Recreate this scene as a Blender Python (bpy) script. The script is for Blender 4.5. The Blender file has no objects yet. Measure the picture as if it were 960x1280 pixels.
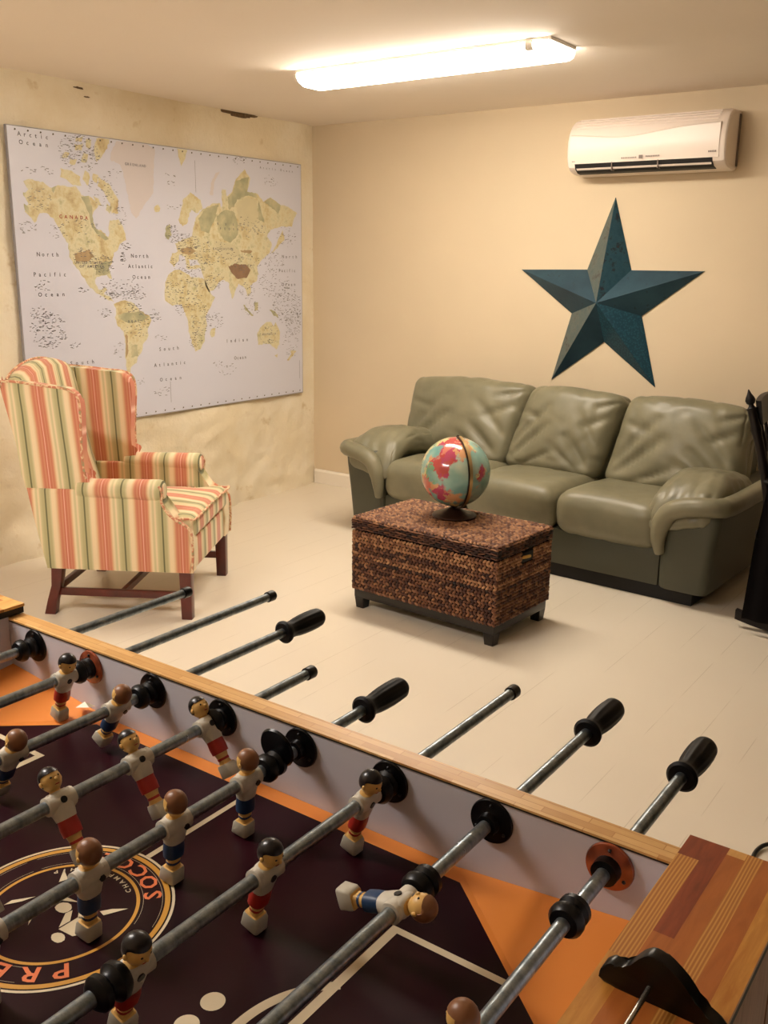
import bpy, bmesh, math, random
from math import sin, cos, pi, radians
from mathutils import Vector, Matrix, Euler, noise

SC = bpy.context.scene
COL = SC.collection

# ------------------------------------------------------------------ camera
F_PX = 1192.9; PITCH = 0.2538043; ROLL = 0.0124916; YAW = 0.6178715; CAM_H = 1.48
cam_data = bpy.data.cameras.new('camera')
cam_data.sensor_fit = 'HORIZONTAL'; cam_data.sensor_width = 36.0
cam_data.lens = F_PX / 960 * 36.0
cam_data.clip_start = 0.02
cam = bpy.data.objects.new('camera', cam_data); COL.objects.link(cam)
_f = Vector((0, cos(PITCH), -sin(PITCH))); _u = Vector((0, sin(PITCH), cos(PITCH))); _r = Vector((1, 0, 0))
_rt = cos(ROLL) * _r + sin(ROLL) * _u; _up = -sin(ROLL) * _r + cos(ROLL) * _u
_M = Matrix((_rt, _up, -_f)).transposed()
cam.matrix_world = Matrix.Translation((0, 0, CAM_H)) @ (Matrix.Rotation(YAW, 3, 'Z') @ _M).to_4x4()
SC.camera = cam

# ------------------------------------------------------------------ world, exposure
world = bpy.data.worlds.new('world'); SC.world = world; world.use_nodes = True
world.node_tree.nodes['Background'].inputs[0].default_value = (0.9, 0.75, 0.6, 1)
world.node_tree.nodes['Background'].inputs[1].default_value = 0.006
LAMP_COLOR = (1.0, 0.895, 0.755, 1)
LAMP_COLOR_2 = (1.0, 0.93, 0.87, 1)
LAMP_MAIN = 18.0
LAMP_SECOND = 24.0
SC.view_settings.view_transform = 'Standard'; SC.view_settings.look = 'None'
SC.view_settings.gamma = 1.0; SC.view_settings.use_curve_mapping = False
SC.view_settings.exposure = 1.42

random.seed(7)

# ------------------------------------------------------------------ materials
def lin(c):
    return tuple(((x / 255) / 12.92 if x <= 10 else (((x / 255) + 0.055) / 1.055) ** 2.4) for x in c) + (1,)
MATS = {}
class NT:
    def __init__(s, name):
        s.m = bpy.data.materials.new(name); s.m.use_nodes = True
        s.t = s.m.node_tree; s.n = s.t.nodes; s.b = s.n['Principled BSDF']
        MATS[name] = s.m
    def new(s, kind, **kw):
        n = s.n.new(kind)
        for k, v in kw.items():
            if k.startswith('i_'):
                key = k[2:]; key = int(key) if key.isdigit() else key.replace('_', ' ')
                n.inputs[key].default_value = v
            else: setattr(n, k, v)
        return n
    def link(s, a, b): s.t.links.new(a, b)
    def ramp(s, fac, stops, interp='LINEAR'):
        r = s.new('ShaderNodeValToRGB'); cr = r.color_ramp; cr.interpolation = interp
        while len(cr.elements) < len(stops): cr.elements.new(0.5)
        for e, (p, c) in zip(cr.elements, stops): e.position = p; e.color = c
        s.link(fac, r.inputs[0]); return r.outputs[0]
    def noise(s, scale, detail=4, rough=0.5, vec=None, dist=0):
        n = s.new('ShaderNodeTexNoise'); n.inputs['Scale'].default_value = scale
        n.inputs['Detail'].default_value = detail; n.inputs['Roughness'].default_value = rough
        n.inputs['Distortion'].default_value = dist
        if vec is None: vec = s.coord()
        s.link(vec, n.inputs['Vector']); return n.outputs['Fac']
    def coord(s, scale=(1, 1, 1), rot=(0, 0, 0), loc=(0, 0, 0), which='Object'):
        tc = s.new('ShaderNodeTexCoord'); mp = s.new('ShaderNodeMapping')
        mp.inputs['Scale'].default_value = scale; mp.inputs['Rotation'].default_value = rot; mp.inputs['Location'].default_value = loc
        s.link(tc.outputs[which], mp.inputs['Vector']); return mp.outputs[0]
    def bump(s, h, strength=0.3, dist=0.01, prev=None):
        b = s.new('ShaderNodeBump'); b.inputs['Strength'].default_value = strength; b.inputs['Distance'].default_value = dist
        s.link(h, b.inputs['Height'])
        if prev is not None: s.link(prev, b.inputs['Normal'])
        s.link(b.outputs[0], s.b.inputs['Normal']); return b.outputs[0]
    def mix(s, fac, a, b, mode='MIX'):
        m = s.new('ShaderNodeMix', data_type='RGBA', blend_type=mode)
        for sock, v in ((m.inputs[0], fac), (m.inputs[6], a), (m.inputs[7], b)):
            if isinstance(v, (float, int, tuple)): sock.default_value = v
            else: s.link(v, sock)
        return m.outputs[2]
    def math(s, op, a, b=0.0):
        m = s.new('ShaderNodeMath', operation=op)
        for sock, v in ((m.inputs[0], a), (m.inputs[1], b)):
            if isinstance(v, (float, int)): sock.default_value = v
            else: s.link(v, sock)
        return m.outputs[0]
    def set(s, **kw):
        for k, v in kw.items():
            sock = s.b.inputs[k.replace('_', ' ')]
            if isinstance(v, (float, int, tuple)): sock.default_value = v
            else: s.link(v, sock)
        return s

def plain(name, c, rough=0.5, metal=0.0, var=0.0, vs=20, bump=0.0, bs=60, coat=0.0, spec=0.5):
    t = NT(name); t.set(Roughness=rough, Metallic=metal, Coat_Weight=coat, Specular_IOR_Level=spec)
    if var:
        a = lin(c); d = tuple(x * (1 - var) for x in a[:3]) + (1,)
        t.set(Base_Color=t.ramp(t.noise(vs), [(0.3, d), (0.7, a)]))
    else: t.set(Base_Color=lin(c))
    if bump: t.bump(t.noise(bs), bump, 0.002)
    return t.m

plain('wall_paint', (218, 199, 168), 0.75, var=0.06, vs=1.5, bump=0.15, bs=40)
t = NT('plaster'); n1 = t.noise(1.6, 5, 0.6); n2 = t.noise(9, 6, 0.6)
c = t.ramp(n1, [(0.3, lin((232, 216, 182))), (0.6, lin((238, 224, 195))), (0.8, lin((240, 228, 204)))])
c = t.mix(t.ramp(t.noise(3.2, 7, 0.7), [(0.44, (0, 0, 0, 1)), (0.66, (0.45, 0.45, 0.45, 1))]), c, lin((244, 234, 212)))
c = t.mix(t.ramp(n2, [(0.62, (0, 0, 0, 1)), (0.72, (1, 1, 1, 1))]), c, lin((220, 200, 160)))
t.set(Base_Color=c, Roughness=0.8); b = t.bump(n2, 0.5, 0.03); t.bump(t.noise(34, 5, 0.6), 0.35, 0.006, b)
plain('ceiling_paint', (244, 232, 218), 0.85, var=0.04, vs=1.0, bump=0.1, bs=30)
plain('trim_white', (236, 226, 210), 0.4)
plain('hole_dark', (122, 96, 66), 0.9, var=0.6, vs=60)
# painted board floor, seams running along Y
t = NT('floor_paint')
v = t.coord()
sx = t.new('ShaderNodeSeparateXYZ'); t.link(v, sx.inputs[0])
fr = t.math('FRACT', t.math('MULTIPLY', t.math('ADD', sx.outputs[0], 0.035), 1 / 0.152))
seam = t.math('LESS_THAN', fr, 0.016)
wob = t.noise(3.0, 3)
seam = t.math('MULTIPLY', seam, t.ramp(wob, [(0.46, (0, 0, 0, 1)), (0.56, (1, 1, 1, 1))]))
c = t.ramp(t.noise(0.8, 3, 0.5), [(0.3, lin((224, 212, 192))), (0.7, lin((230, 219, 200)))])
sp = t.ramp(t.noise(14, 8, 0.7), [(0.66, (0, 0, 0, 1)), (0.74, (1, 1, 1, 1))])
c = t.mix(t.math('MULTIPLY', seam, 0.30), c, lin((150, 128, 98)))
t.set(Base_Color=c, Roughness=0.26, Specular_IOR_Level=0.5)
plain('wall_low_bounce', (44, 34, 28), 0.6, var=0.3, vs=3)  # unseen right wall, darkened to keep bounce off the sofa side

def leather():
    t = NT('leather')
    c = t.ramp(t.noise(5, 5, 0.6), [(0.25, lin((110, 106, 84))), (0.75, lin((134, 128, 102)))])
    t.set(Base_Color=c, Roughness=t.ramp(t.noise(9), [(0.3, (0.36,) * 3 + (1,)), (0.7, (0.48,) * 3 + (1,))]), Specular_IOR_Level=0.5)
    w = t.new('ShaderNodeTexNoise'); w.inputs['Scale'].default_value = 5.0; w.inputs['Detail'].default_value = 3; w.inputs['Distortion'].default_value = 1.6
    w.noise_type = 'RIDGED_MULTIFRACTAL'
    t.link(t.coord(scale=(1, 1, 0.6)), w.inputs['Vector'])
    b = t.bump(w.outputs['Fac'], 0.07, 0.010)
    w2 = t.new('ShaderNodeTexNoise'); w2.noise_type = 'RIDGED_MULTIFRACTAL'; w2.inputs['Scale'].default_value = 13.0; w2.inputs['Detail'].default_value = 2; w2.inputs['Distortion'].default_value = 0.8
    t.link(t.coord(scale=(1, 1, 0.45), rot=(0, 0.5, 0.3)), w2.inputs['Vector'])
    b = t.bump(w2.outputs['Fac'], 0.10, 0.005, b)
    t.bump(t.noise(220, 2), 0.06, 0.001, b)
leather()
plain('leather_shaded', (74, 74, 59), 0.5, var=0.12, vs=4, bump=0.08, bs=90)  # same leather, dim light on front and arms put into the colour
plain('black_wood', (22, 16, 13), 0.35)
plain('dark_base', (14, 12, 11), 0.7)
plain('mahogany', (96, 30, 20), 0.28, var=0.45, vs=14, coat=0.3)
plain('near_black_wood', (12, 4, 4), 0.4, spec=0.3, var=0.4, vs=8)

# striped upholstery: coordinate a*x + b*y + c*z (metres) / period
def stripes(name, ax, ay, az, off=0.0, period=0.165):
    t = NT(name)
    tc = t.new('ShaderNodeTexCoord'); s = t.new('ShaderNodeSeparateXYZ'); t.link(tc.outputs['Object'], s.inputs[0])
    u = t.math('ADD', t.math('ADD', t.math('MULTIPLY', s.outputs[0], ax), t.math('MULTIPLY', s.outputs[1], ay)), t.math('MULTIPLY', s.outputs[2], az))
    u = t.math('FRACT', t.math('ADD', t.math('MULTIPLY', t.math('ADD', u, 20.0 + off), 1 / period), 0.0))
    red = lin((204, 124, 96)); red2 = lin((214, 150, 114)); pink = lin((246, 204, 184)); cream = lin((238, 216, 178)); tan = lin((226, 192, 148))
    sage = lin((188, 178, 132)); green = lin((110, 108, 72)); s2 = lin((206, 196, 150))
    st = [(0.0, cream), (0.05, tan), (0.09, red2), (0.13, red), (0.185, red2), (0.20, red), (0.235, red), (0.245, pink), (0.262, red), (0.31, red), (0.33, red2),
          (0.36, red), (0.40, red2), (0.43, tan), (0.47, cream), (0.53, s2), (0.58, cream), (0.62, s2), (0.68, sage), (0.735, sage), (0.75, green), (0.775, green), (0.79, sage), (0.85, sage), (0.88, s2), (0.93, cream)]
    col = t.ramp(u, st)
    t.set(Base_Color=col, Roughness=0.85, Sheen_Weight=0.2)
    t.bump(t.noise(500, 2), 0.2, 0.001)
stripes('stripe_x', 1, 0, 0, 0.035)
stripes('stripe_wing', 1, 0, 0.05, 0.065)
stripes('stripe_y', 0, 1, 0, 0.02)
t = NT('piping_cloth'); t.set(Base_Color=t.ramp(t.noise(32, 2), [(0.4, lin((206, 136, 106))), (0.48, lin((236, 212, 170))), (0.56, lin((204, 130, 100))), (0.64, lin((170, 160, 118)))]), Roughness=0.85)

# woven sea grass: one tone per strand
t = NT('seagrass')
g = t.new('ShaderNodeNewGeometry'); at = t.new('ShaderNodeAttribute', attribute_name='tone')
r = t.math('ADD', t.math('MULTIPLY', g.outputs['Random Per Island'], 0.45), t.math('MULTIPLY', at.outputs['Fac'], 0.62))
c = t.ramp(r, [(0.08, lin((30, 14, 10))), (0.3, lin((78, 42, 28))), (0.5, lin((120, 76, 48))), (0.75, lin((172, 124, 84))), (1.0, lin((206, 162, 116)))])
t.set(Base_Color=c, Roughness=0.55); t.bump(t.noise(160, 2), 0.25, 0.002)
plain('weave_back', (12, 7, 6), 0.9)
plain('tan_wrap', (196, 150, 60), 0.5)

# star: worn blue metal
t = NT('star_metal')
c = t.ramp(t.noise(6, 5), [(0.3, lin((26, 54, 70))), (0.7, lin((46, 78, 92)))])
w = t.ramp(t.noise(26, 10, 0.75), [(0.60, (0, 0, 0, 1)), (0.66, (1, 1, 1, 1))])
c = t.mix(t.math('MULTIPLY', w, 0.7), c, lin((30, 30, 34)))
t.set(Base_Color=c, Roughness=0.5, Metallic=0.25); t.bump(t.noise(80, 4), 0.3, 0.002)
t = NT('star_metal_worn')
c = t.ramp(t.noise(14, 8, 0.7), [(0.35, lin((74, 92, 92))), (0.55, lin((96, 104, 98))), (0.7, lin((60, 50, 48)))])
t.set(Base_Color=c, Roughness=0.55, Metallic=0.25); t.bump(t.noise(60, 5), 0.4, 0.003)
t = NT('star_metal_dark')
c = t.ramp(t.noise(20, 8, 0.7), [(0.35, lin((20, 58, 74))), (0.52, lin((34, 72, 84))), (0.62, lin((24, 26, 34))), (0.75, lin((100, 50, 40)))])
t.set(Base_Color=c, Roughness=0.5, Metallic=0.25); t.bump(t.noise(60, 5), 0.4, 0.003)
t = NT('star_metal_teal')
w = t.new('ShaderNodeTexVoronoi', i_Scale=90.0); t.link(t.coord(), w.inputs['Vector'])
t.set(Base_Color=t.ramp(w.outputs['Distance'], [(0.2, lin((34, 84, 98))), (0.6, lin((24, 62, 78)))]), Roughness=0.5, Metallic=0.25); t.bump(w.outputs['Distance'], 0.3, 0.003)

plain('ac_plastic', (240, 226, 214), 0.35)
plain('ac_shadow', (20, 16, 16), 0.6)
plain('ac_grey', (120, 104, 94), 0.5)
def emis(name, col, s):
    t = NT(name); t.set(Base_Color=(0.8, 0.78, 0.72, 1), Emission_Color=col, Emission_Strength=s, Roughness=0.4); return t.m
emis('lamp_lens', LAMP_COLOR, LAMP_MAIN)
emis('lamp_lens_second', LAMP_COLOR_2, LAMP_SECOND)
plain('fixture_white', (236, 230, 220), 0.4)
emis('end_cap_glow', LAMP_COLOR, 1.0)

# printed map
plain('map_ocean', (214, 214, 226), 0.38)
t = NT('map_land'); c = t.ramp(t.noise(11, 10, 0.72), [(0.34, lin((188, 182, 138))), (0.46, lin((220, 212, 178))), (0.56, lin((210, 196, 150))), (0.64, lin((194, 172, 128))), (0.74, lin((160, 134, 98)))]); t.set(Base_Color=c, Roughness=0.4)
t = NT('map_green'); c = t.ramp(t.noise(14, 6), [(0.35, lin((164, 162, 130))), (0.55, lin((184, 180, 144))), (0.7, lin((206, 196, 156)))]); t.set(Base_Color=c, Roughness=0.4)
plain('map_pale', (214, 204, 166), 0.4, var=0.08, vs=12); plain('map_ice', (214, 206, 206), 0.4)
plain('map_brown', (152, 120, 94), 0.4, var=0.25, vs=22); plain('map_rust', (192, 164, 122), 0.4, var=0.25, vs=25)
plain('map_ink', (112, 110, 116), 0.5); plain('map_red', (170, 60, 50), 0.5); plain('map_dark', (92, 84, 70), 0.5); plain('map_edge', (150, 146, 150), 0.6)

# globe
t = NT('globe_print')
v = t.coord(); vo = t.new('ShaderNodeTexVoronoi', i_Scale=19.0); vn = t.noise(24, 4, 0.6)
mx = t.mix(0.12, v, vn); t.link(mx, vo.inputs['Vector'])
sc = t.new('ShaderNodeSeparateColor'); t.link(vo.outputs['Color'], sc.inputs[0])
pal = t.ramp(sc.outputs[0], [(0.0, lin((184, 74, 72))), (0.16, lin((200, 116, 100))), (0.3, lin((204, 150, 106))), (0.46, lin((206, 190, 136))), (0.66, lin((120, 164, 126))), (0.82, lin((176, 70, 96)))], 'CONSTANT')
land = t.ramp(t.noise(4.6, 6, 0.55, t.coord(loc=(3.1, 1.7, 0.4))), [(0.55, (0, 0, 0, 1)), (0.575, (1, 1, 1, 1))])
sea = t.ramp(t.noise(6, 3), [(0.35, lin((96, 150, 146))), (0.55, lin((146, 180, 164))), (0.7, lin((196, 200, 172)))])
t.set(Base_Color=t.mix(land, sea, pal), Roughness=0.16, Coat_Weight=0.5)
plain('globe_base', (52, 30, 20), 0.3, metal=0.3); plain('brass_dark', (58, 46, 38), 0.3, metal=0.7); plain('brass_light', (190, 160, 110), 0.3, metal=0.7)

# foosball
plain('side_laminate', (206, 204, 212), 0.35); plain('laminate_edge', (26, 18, 16), 0.6)
def wood(name, a, b, sc=(3, 0.35, 3), k=30, rough=0.4):
    t = NT(name); n = t.noise(k, 5, 0.6, t.coord(scale=sc), 0.6)
    t.set(Base_Color=t.ramp(n, [(0.32, lin(a)), (0.62, lin(b))]), Roughness=rough); return t
wood('oak_pale', (196, 138, 70), (226, 176, 104)); wood('oak_gold', (178, 112, 42), (206, 146, 66)); wood('oak_orange', (160, 88, 34), (180, 104, 44))
wood('wood_red', (118, 50, 24), (150, 68, 34)); 
def grain(name):
    t = NT(name); w = t.new('ShaderNodeTexWave', wave_type='BANDS', bands_direction='X'); w.inputs['Scale'].default_value = 95; w.inputs['Distortion'].default_value = 5.0; w.inputs['Detail'].default_value = 2
    w.inputs['Detail Scale'].default_value = 0.4
    t.link(t.coord(scale=(1, 0.12, 1)), w.inputs['Vector'])
    t.set(Base_Color=t.ramp(w.outputs['Fac'], [(0.1, lin((172, 108, 46))), (0.55, lin((186, 124, 56))), (0.9, lin((206, 150, 76)))]), Roughness=0.4)
grain('oak_grain')
t = NT('rail_veneer')
br = t.new('ShaderNodeTexBrick', offset=0.37, squash=1.0); br.inputs['Scale'].default_value = 1.0
br.inputs['Color1'].default_value = lin((234, 194, 128)); br.inputs['Color2'].default_value = lin((202, 152, 88)); br.inputs['Mortar'].default_value = lin((196, 142, 80))
br.inputs['Mortar Size'].default_value = 0.0006; br.inputs['Brick Width'].default_value = 0.085; br.inputs['Row Height'].default_value = 0.011
t.link(t.coord(), br.inputs['Vector'])
t.set(Base_Color=t.mix(t.math('MULTIPLY', t.noise(90, 4, 0.6, t.coord(scale=(0.3, 3, 3))), 0.5), br.outputs['Color'], lin((176, 116, 56))), Roughness=0.35)
wood('cabinet_woodgrain', (140, 92, 74), (176, 124, 100), sc=(3, 3, 0.3), k=26, rough=0.5)
plain('field_orange', (226, 136, 56), 0.42)
t = NT('field_maroon')
c = t.ramp(t.noise(6, 4), [(0.3, lin((28, 5, 12))), (0.7, lin((44, 9, 19)))])
sp = t.ramp(t.noise(42, 6, 0.6), [(0.735, (0, 0, 0, 1)), (0.76, (1, 1, 1, 1))])
t.set(Base_Color=t.mix(t.math('MULTIPLY', sp, 0.45), c, lin((120, 100, 100))), Roughness=0.34, Specular_IOR_Level=0.16)
plain('field_white', (216, 200, 168), 0.4); plain('field_gold', (206, 150, 56), 0.4); plain('field_letter', (226, 120, 70), 0.4)
t = NT('rod_steel'); n = t.noise(60, 5, 0.7, t.coord(scale=(1, 1, 0.25))); 
t.set(Base_Color=t.ramp(n, [(0.35, lin((108, 120, 128))), (0.65, lin((160, 170, 176)))]), Metallic=0.9, Roughness=t.ramp(n, [(0.3, (0.42,) * 3 + (1,)), (0.7, (0.26,) * 3 + (1,))]))
plain('rubber_black', (6, 6, 8), 0.36, spec=0.3); plain('grip_black', (6, 6, 7), 0.5, spec=0.2); plain('hub_black', (5, 5, 6), 0.28, spec=0.35)
t = NT('flange_translucent'); t.set(Base_Color=lin((120, 54, 34)), Roughness=0.12, Coat_Weight=0.6)
t.set(Base_Color=t.ramp(t.noise(16, 3), [(0.35, lin((30, 18, 16))), (0.55, lin((170, 84, 50)))]))
plain('skin', (224, 180, 104), 0.42, var=0.15, vs=80); plain('shirt', (206, 200, 184), 0.45, var=0.12, vs=80); plain('shorts_red', (168, 40, 28), 0.45); plain('shorts_blue', (22, 54, 92), 0.45)
plain('shorts_teal', (22, 92, 108), 0.45)
plain('hair_black', (20, 18, 22), 0.3); plain('hair_brown', (128, 84, 52), 0.4); plain('boot', (192, 186, 168), 0.42, var=0.15, vs=60); plain('screw_dark', (20, 18, 18), 0.4)
plain('dark_fill', (10, 7, 8), 0.9, spec=0.1)
plain('cable_black', (12, 12, 12), 0.4)
plain('steel_wire', (190, 184, 176), 0.25, metal=0.9)

# ------------------------------------------------------------------ object helpers
def link(o): COL.objects.link(o); return o
def tag(o, label=None, cat=None, group=None, kind=None):
    if label: o['label'] = label
    if cat: o['category'] = cat
    if group: o['group'] = group
    if kind: o['kind'] = kind
    return o
def empty(name, loc, rz=0, label=None, cat=None, group=None):
    o = bpy.data.objects.new(name, None); o.location = loc; o.rotation_euler = (0, 0, rz); o.empty_display_size = 0.05
    link(o); return tag(o, label, cat, group)
def mesh_obj(name, verts, faces, mats, parent=None, smooth=True, fm=None, loc=None, rot=None, auto=None):
    me = bpy.data.meshes.new(name); me.from_pydata([tuple(v) for v in verts], [], faces)
    if isinstance(mats, str): mats = [mats]
    for m in mats: me.materials.append(MATS[m])
    if fm:
        for p, i in zip(me.polygons, fm): p.material_index = i
    bm = bmesh.new(); bm.from_mesh(me)
    bmesh.ops.recalc_face_normals(bm, faces=bm.faces); bm.to_mesh(me); bm.free()
    if smooth:
        for p in me.polygons: p.use_smooth = True
        if auto is not None: me.set_sharp_from_angle(angle=radians(auto))
    o = bpy.data.objects.new(name, me); link(o)
    if parent: o.parent = parent
    if loc: o.location = loc
    if rot: o.rotation_euler = rot
    return o
class MB:
    """collects shapes into one mesh"""
    def __init__(s): s.v = []; s.f = []; s.m = []
    def add(s, verts, faces, m=0):
        k = len(s.v); s.v += [Vector(v) for v in verts]
        s.f += [tuple(i + k for i in f) for f in faces]
        s.m += (m if isinstance(m, list) else [m] * len(faces)); return s
    def box(s, x0, x1, y0, y1, z0, z1, b=0.0, m=0, M=None, seg=2):
        bm = bmesh.new(); bmesh.ops.create_cube(bm, size=1)
        for v in bm.verts: v.co = Vector(((x0 + x1) / 2 + v.co.x * (x1 - x0), (y0 + y1) / 2 + v.co.y * (y1 - y0), (z0 + z1) / 2 + v.co.z * (z1 - z0)))
        if b: bmesh.ops.bevel(bm, geom=list(bm.edges), offset=b, segments=seg, affect='EDGES', profile=0.6)
        bm.verts.index_update()
        vs = [(M @ v.co if M else v.co.copy()) for v in bm.verts]; fs = [[v.index for v in f.verts] for f in bm.faces]; bm.free()
        return s.add(vs, fs, m)
    def loft(s, rings, m=0, caps=True, closed=True, segm=None):
        k = len(s.v); n = len(rings[0])
        for r in rings: s.v += [Vector(p) for p in r]
        for i in range(len(rings) - 1):
            for j in range(n if closed else n - 1):
                a = k + i * n + j; b = k + i * n + (j + 1) % n
                s.f.append((a, b, b + n, a + n)); s.m.append(segm[i] if segm else m)
        if caps and closed:
            s.f.append(tuple(k + j for j in range(n))[::-1]); s.m.append(segm[0] if segm else m)
            s.f.append(tuple(k + (len(rings) - 1) * n + j for j in range(n))); s.m.append(segm[-1] if segm else m)
        return s
    def lathe(s, prof, n=24, origin=(0, 0, 0), axis='Z', m=0, segm=None):
        rings = []
        for r, h in prof:
            ring = []
            for j in range(n):
                a = 2 * pi * j / n; p = (r * cos(a), r * sin(a), h)
                if axis == 'Y': p = (p[0], p[2], p[1])
                if axis == 'X': p = (p[2], p[0], p[1])
                ring.append(Vector(origin) + Vector(p))
            rings.append(ring)
        return s.loft(rings, m, segm=segm)
    def tube(s, path, r, n=10, m=0, flat=None):
        path = [Vector(p) for p in path]; rings = []; N = len(path)
        rr = r if isinstance(r, (list, tuple)) else [r] * N
        up = None
        for i, p in enumerate(path):
            d = (path[min(i + 1, N - 1)] - path[max(i - 1, 0)]).normalized()
            if up is None:
                up = Vector((0, 0, 1)) if abs(d.z) < 0.9 else Vector((1, 0, 0))
            sd = d.cross(up).normalized(); up = sd.cross(d).normalized()
            fx, fz = flat if flat else (1, 1)
            rings.append([p + (sd * cos(2 * pi * j / n) * fx + up * sin(2 * pi * j / n) * fz) * rr[i] for j in range(n)])
        return s.loft(rings, m)
    def prism(s, pts, h0, h1, axis='Y', m=0, b=0.0, seg=2):
        """2D outline extruded along an axis, with bevelled outline edges"""
        bm = bmesh.new(); n = len(pts)
        def P(a, c, h): return {'Y': (a, h, c), 'X': (h, a, c), 'Z': (a, c, h)}[axis]
        lo = [bm.verts.new(P(a, c, h0)) for a, c in pts]; hi = [bm.verts.new(P(a, c, h1)) for a, c in pts]
        f1 = bm.faces.new(lo); f2 = bm.faces.new(hi[::-1])
        for i in range(n): bm.faces.new((lo[i], hi[i], hi[(i + 1) % n], lo[(i + 1) % n]))
        if b:
            es = list(f1.edges) + list(f2.edges); bmesh.ops.bevel(bm, geom=es, offset=b, segments=seg, affect='EDGES', profile=0.6)
        bmesh.ops.recalc_face_normals(bm, faces=bm.faces); bm.verts.index_update()
        vs = [v.co.copy() for v in bm.verts]; fs = [[v.index for v in f.verts] for f in bm.faces]; bm.free()
        return s.add(vs, fs, m)
    def sphere(s, c, r, n=16, k=10, m=0, mf=None):
        rx, ry, rz = r if isinstance(r, tuple) else (r, r, r); rings = []
        prof = [(sin(pi * i / k), -cos(pi * i / k)) for i in range(k + 1)]
        base = len(s.v)
        prof[0] = (0.02, -1); prof[-1] = (0.02, 1)
        rings = [[Vector(c) + Vector((rx * a * cos(2 * pi * j / n), ry * a * sin(2 * pi * j / n), rz * h)) for j in range(n)] for a, h in prof]
        f0 = len(s.f); s.loft(rings, m)
        if mf:
            for i in range(f0, len(s.f)):
                q = sum((s.v[j] for j in s.f[i]), Vector()) / len(s.f[i]) - Vector(c); s.m[i] = mf(Vector((q.x / rx, q.y / ry, q.z / rz)))
        return s
    def xform(s, M): s.v = [M @ v for v in s.v]; return s
    def build(s, name, mats, parent=None, smooth=True, auto=40, loc=None, rot=None):
        return mesh_obj(name, s.v, s.f, mats, parent, smooth, s.m, loc, rot, auto)
def smoothcurve(pts, sub=6, closed=False):
    """Catmull-Rom through points"""
    P = [Vector(p) for p in pts]; n = len(P); out = []
    rng = n if closed else n - 1
    for i in range(rng):
        p0 = P[(i - 1) % n] if closed or i > 0 else P[0]; p1 = P[i]; p2 = P[(i + 1) % n]; p3 = P[(i + 2) % n] if closed or i + 2 < n else P[-1]
        for k in range(sub):
            t = k / sub
            out.append(0.5 * ((2 * p1) + (p2 - p0) * t + (2 * p0 - 5 * p1 + 4 * p2 - p3) * t * t + (3 * p1 - p0 - 3 * p2 + p3) * t ** 3))
    if not closed: out.append(P[-1])
    return out
def curve2(pts, sub=6, closed=True): return [(p.x, p.y) for p in smoothcurve([(a, b, 0) for a, b in pts], sub, closed)]
def pillow(name, size, r, mats, parent, puff=0.0, wr=0.0, wf=6.0, n=22, deform=None, loc=None, rot=None, seed=0, sag=None, creases=None):
    """rounded, stuffed box. size = full x,y,z; r = corner radius; puff bulges the faces"""
    bm = bmesh.new(); bmesh.ops.create_cube(bm, size=2)
    bmesh.ops.subdivide_edges(bm, edges=list(bm.edges), cuts=n, use_grid_fill=True)
    hx, hy, hz = [s / 2 for s in size]
    for v in bm.verts:
        u = Vector([sin(c * pi / 2 * 0.98) / sin(pi / 2 * 0.98) for c in v.co])
        p = Vector((u.x * hx, u.y * hy, u.z * hz))
        core = Vector((max(-hx + r, min(hx - r, p.x)) if hx > r else 0, max(-hy + r, min(hy - r, p.y)) if hy > r else 0, max(-hz + r, min(hz - r, p.z)) if hz > r else 0))
        d = p - core
        if d.length > 1e-9:
            d2 = Vector((d.x, d.y, d.z)); L = max(abs(d.x), abs(d.y), abs(d.z)); d2 = d2.normalized() * L; p = core + d2
        nx, ny, nz = p.x / hx, p.y / hy, p.z / hz
        if puff:
            dims = [hx, hy, hz]; k = dims.index(min(dims)); others = [q for i, q in enumerate((nx, ny, nz)) if i != k]
            w = (1 - min(1, abs(others[0])) ** 2.4) * (1 - min(1, abs(others[1])) ** 2.4)
            p[k] += puff * w * (1 if p[k] > 0 else -1) * min(1, abs(p[k]) / (dims[k] * 0.5))
        if wr:
            q = Vector((p.x * wf + seed * 3.1, p.y * wf + seed, p.z * wf * 0.8))
            h = noise.noise(q) + 0.5 * noise.noise(q * 2.3); h2 = 1 - abs(noise.noise(q * 1.3 + Vector((5, 2, seed)))) * 2.4
            dn = p.normalized(); dn = (p - core * 0.8).normalized() if (p - core * 0.8).length > 0 else dn
            p += dn * (wr * h * 0.6 - wr * max(0, h2) ** 5 * 0.8)
        if creases:
            for (ax, az, bx, bz, dep, wid) in creases:
                a = Vector((ax, az)); b2 = Vector((bx, bz)); q2 = Vector((nx, nz)); ab = b2 - a
                tt = max(0, min(1, (q2 - a).dot(ab) / ab.length_squared)); dd = (q2 - a - ab * tt).length
                if p.y < 0: p.y += dep * math.exp(-(dd / wid) ** 2) * sin(pi * (0.15 + 0.85 * (1 - tt)))
        if deform: p = deform(p, nx, ny, nz)
        v.co = p
    bmesh.ops.recalc_face_normals(bm, faces=bm.faces)
    me = bpy.data.meshes.new(name); bm.to_mesh(me); bm.free()
    for m in ([mats] if isinstance(mats, str) else mats): me.materials.append(MATS[m])
    for f in me.polygons: f.use_smooth = True
    o = link(bpy.data.objects.new(name, me)); o.parent = parent
    if loc: o.location = loc
    if rot: o.rotation_euler = rot
    return o
_txt_cache = {}
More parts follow.
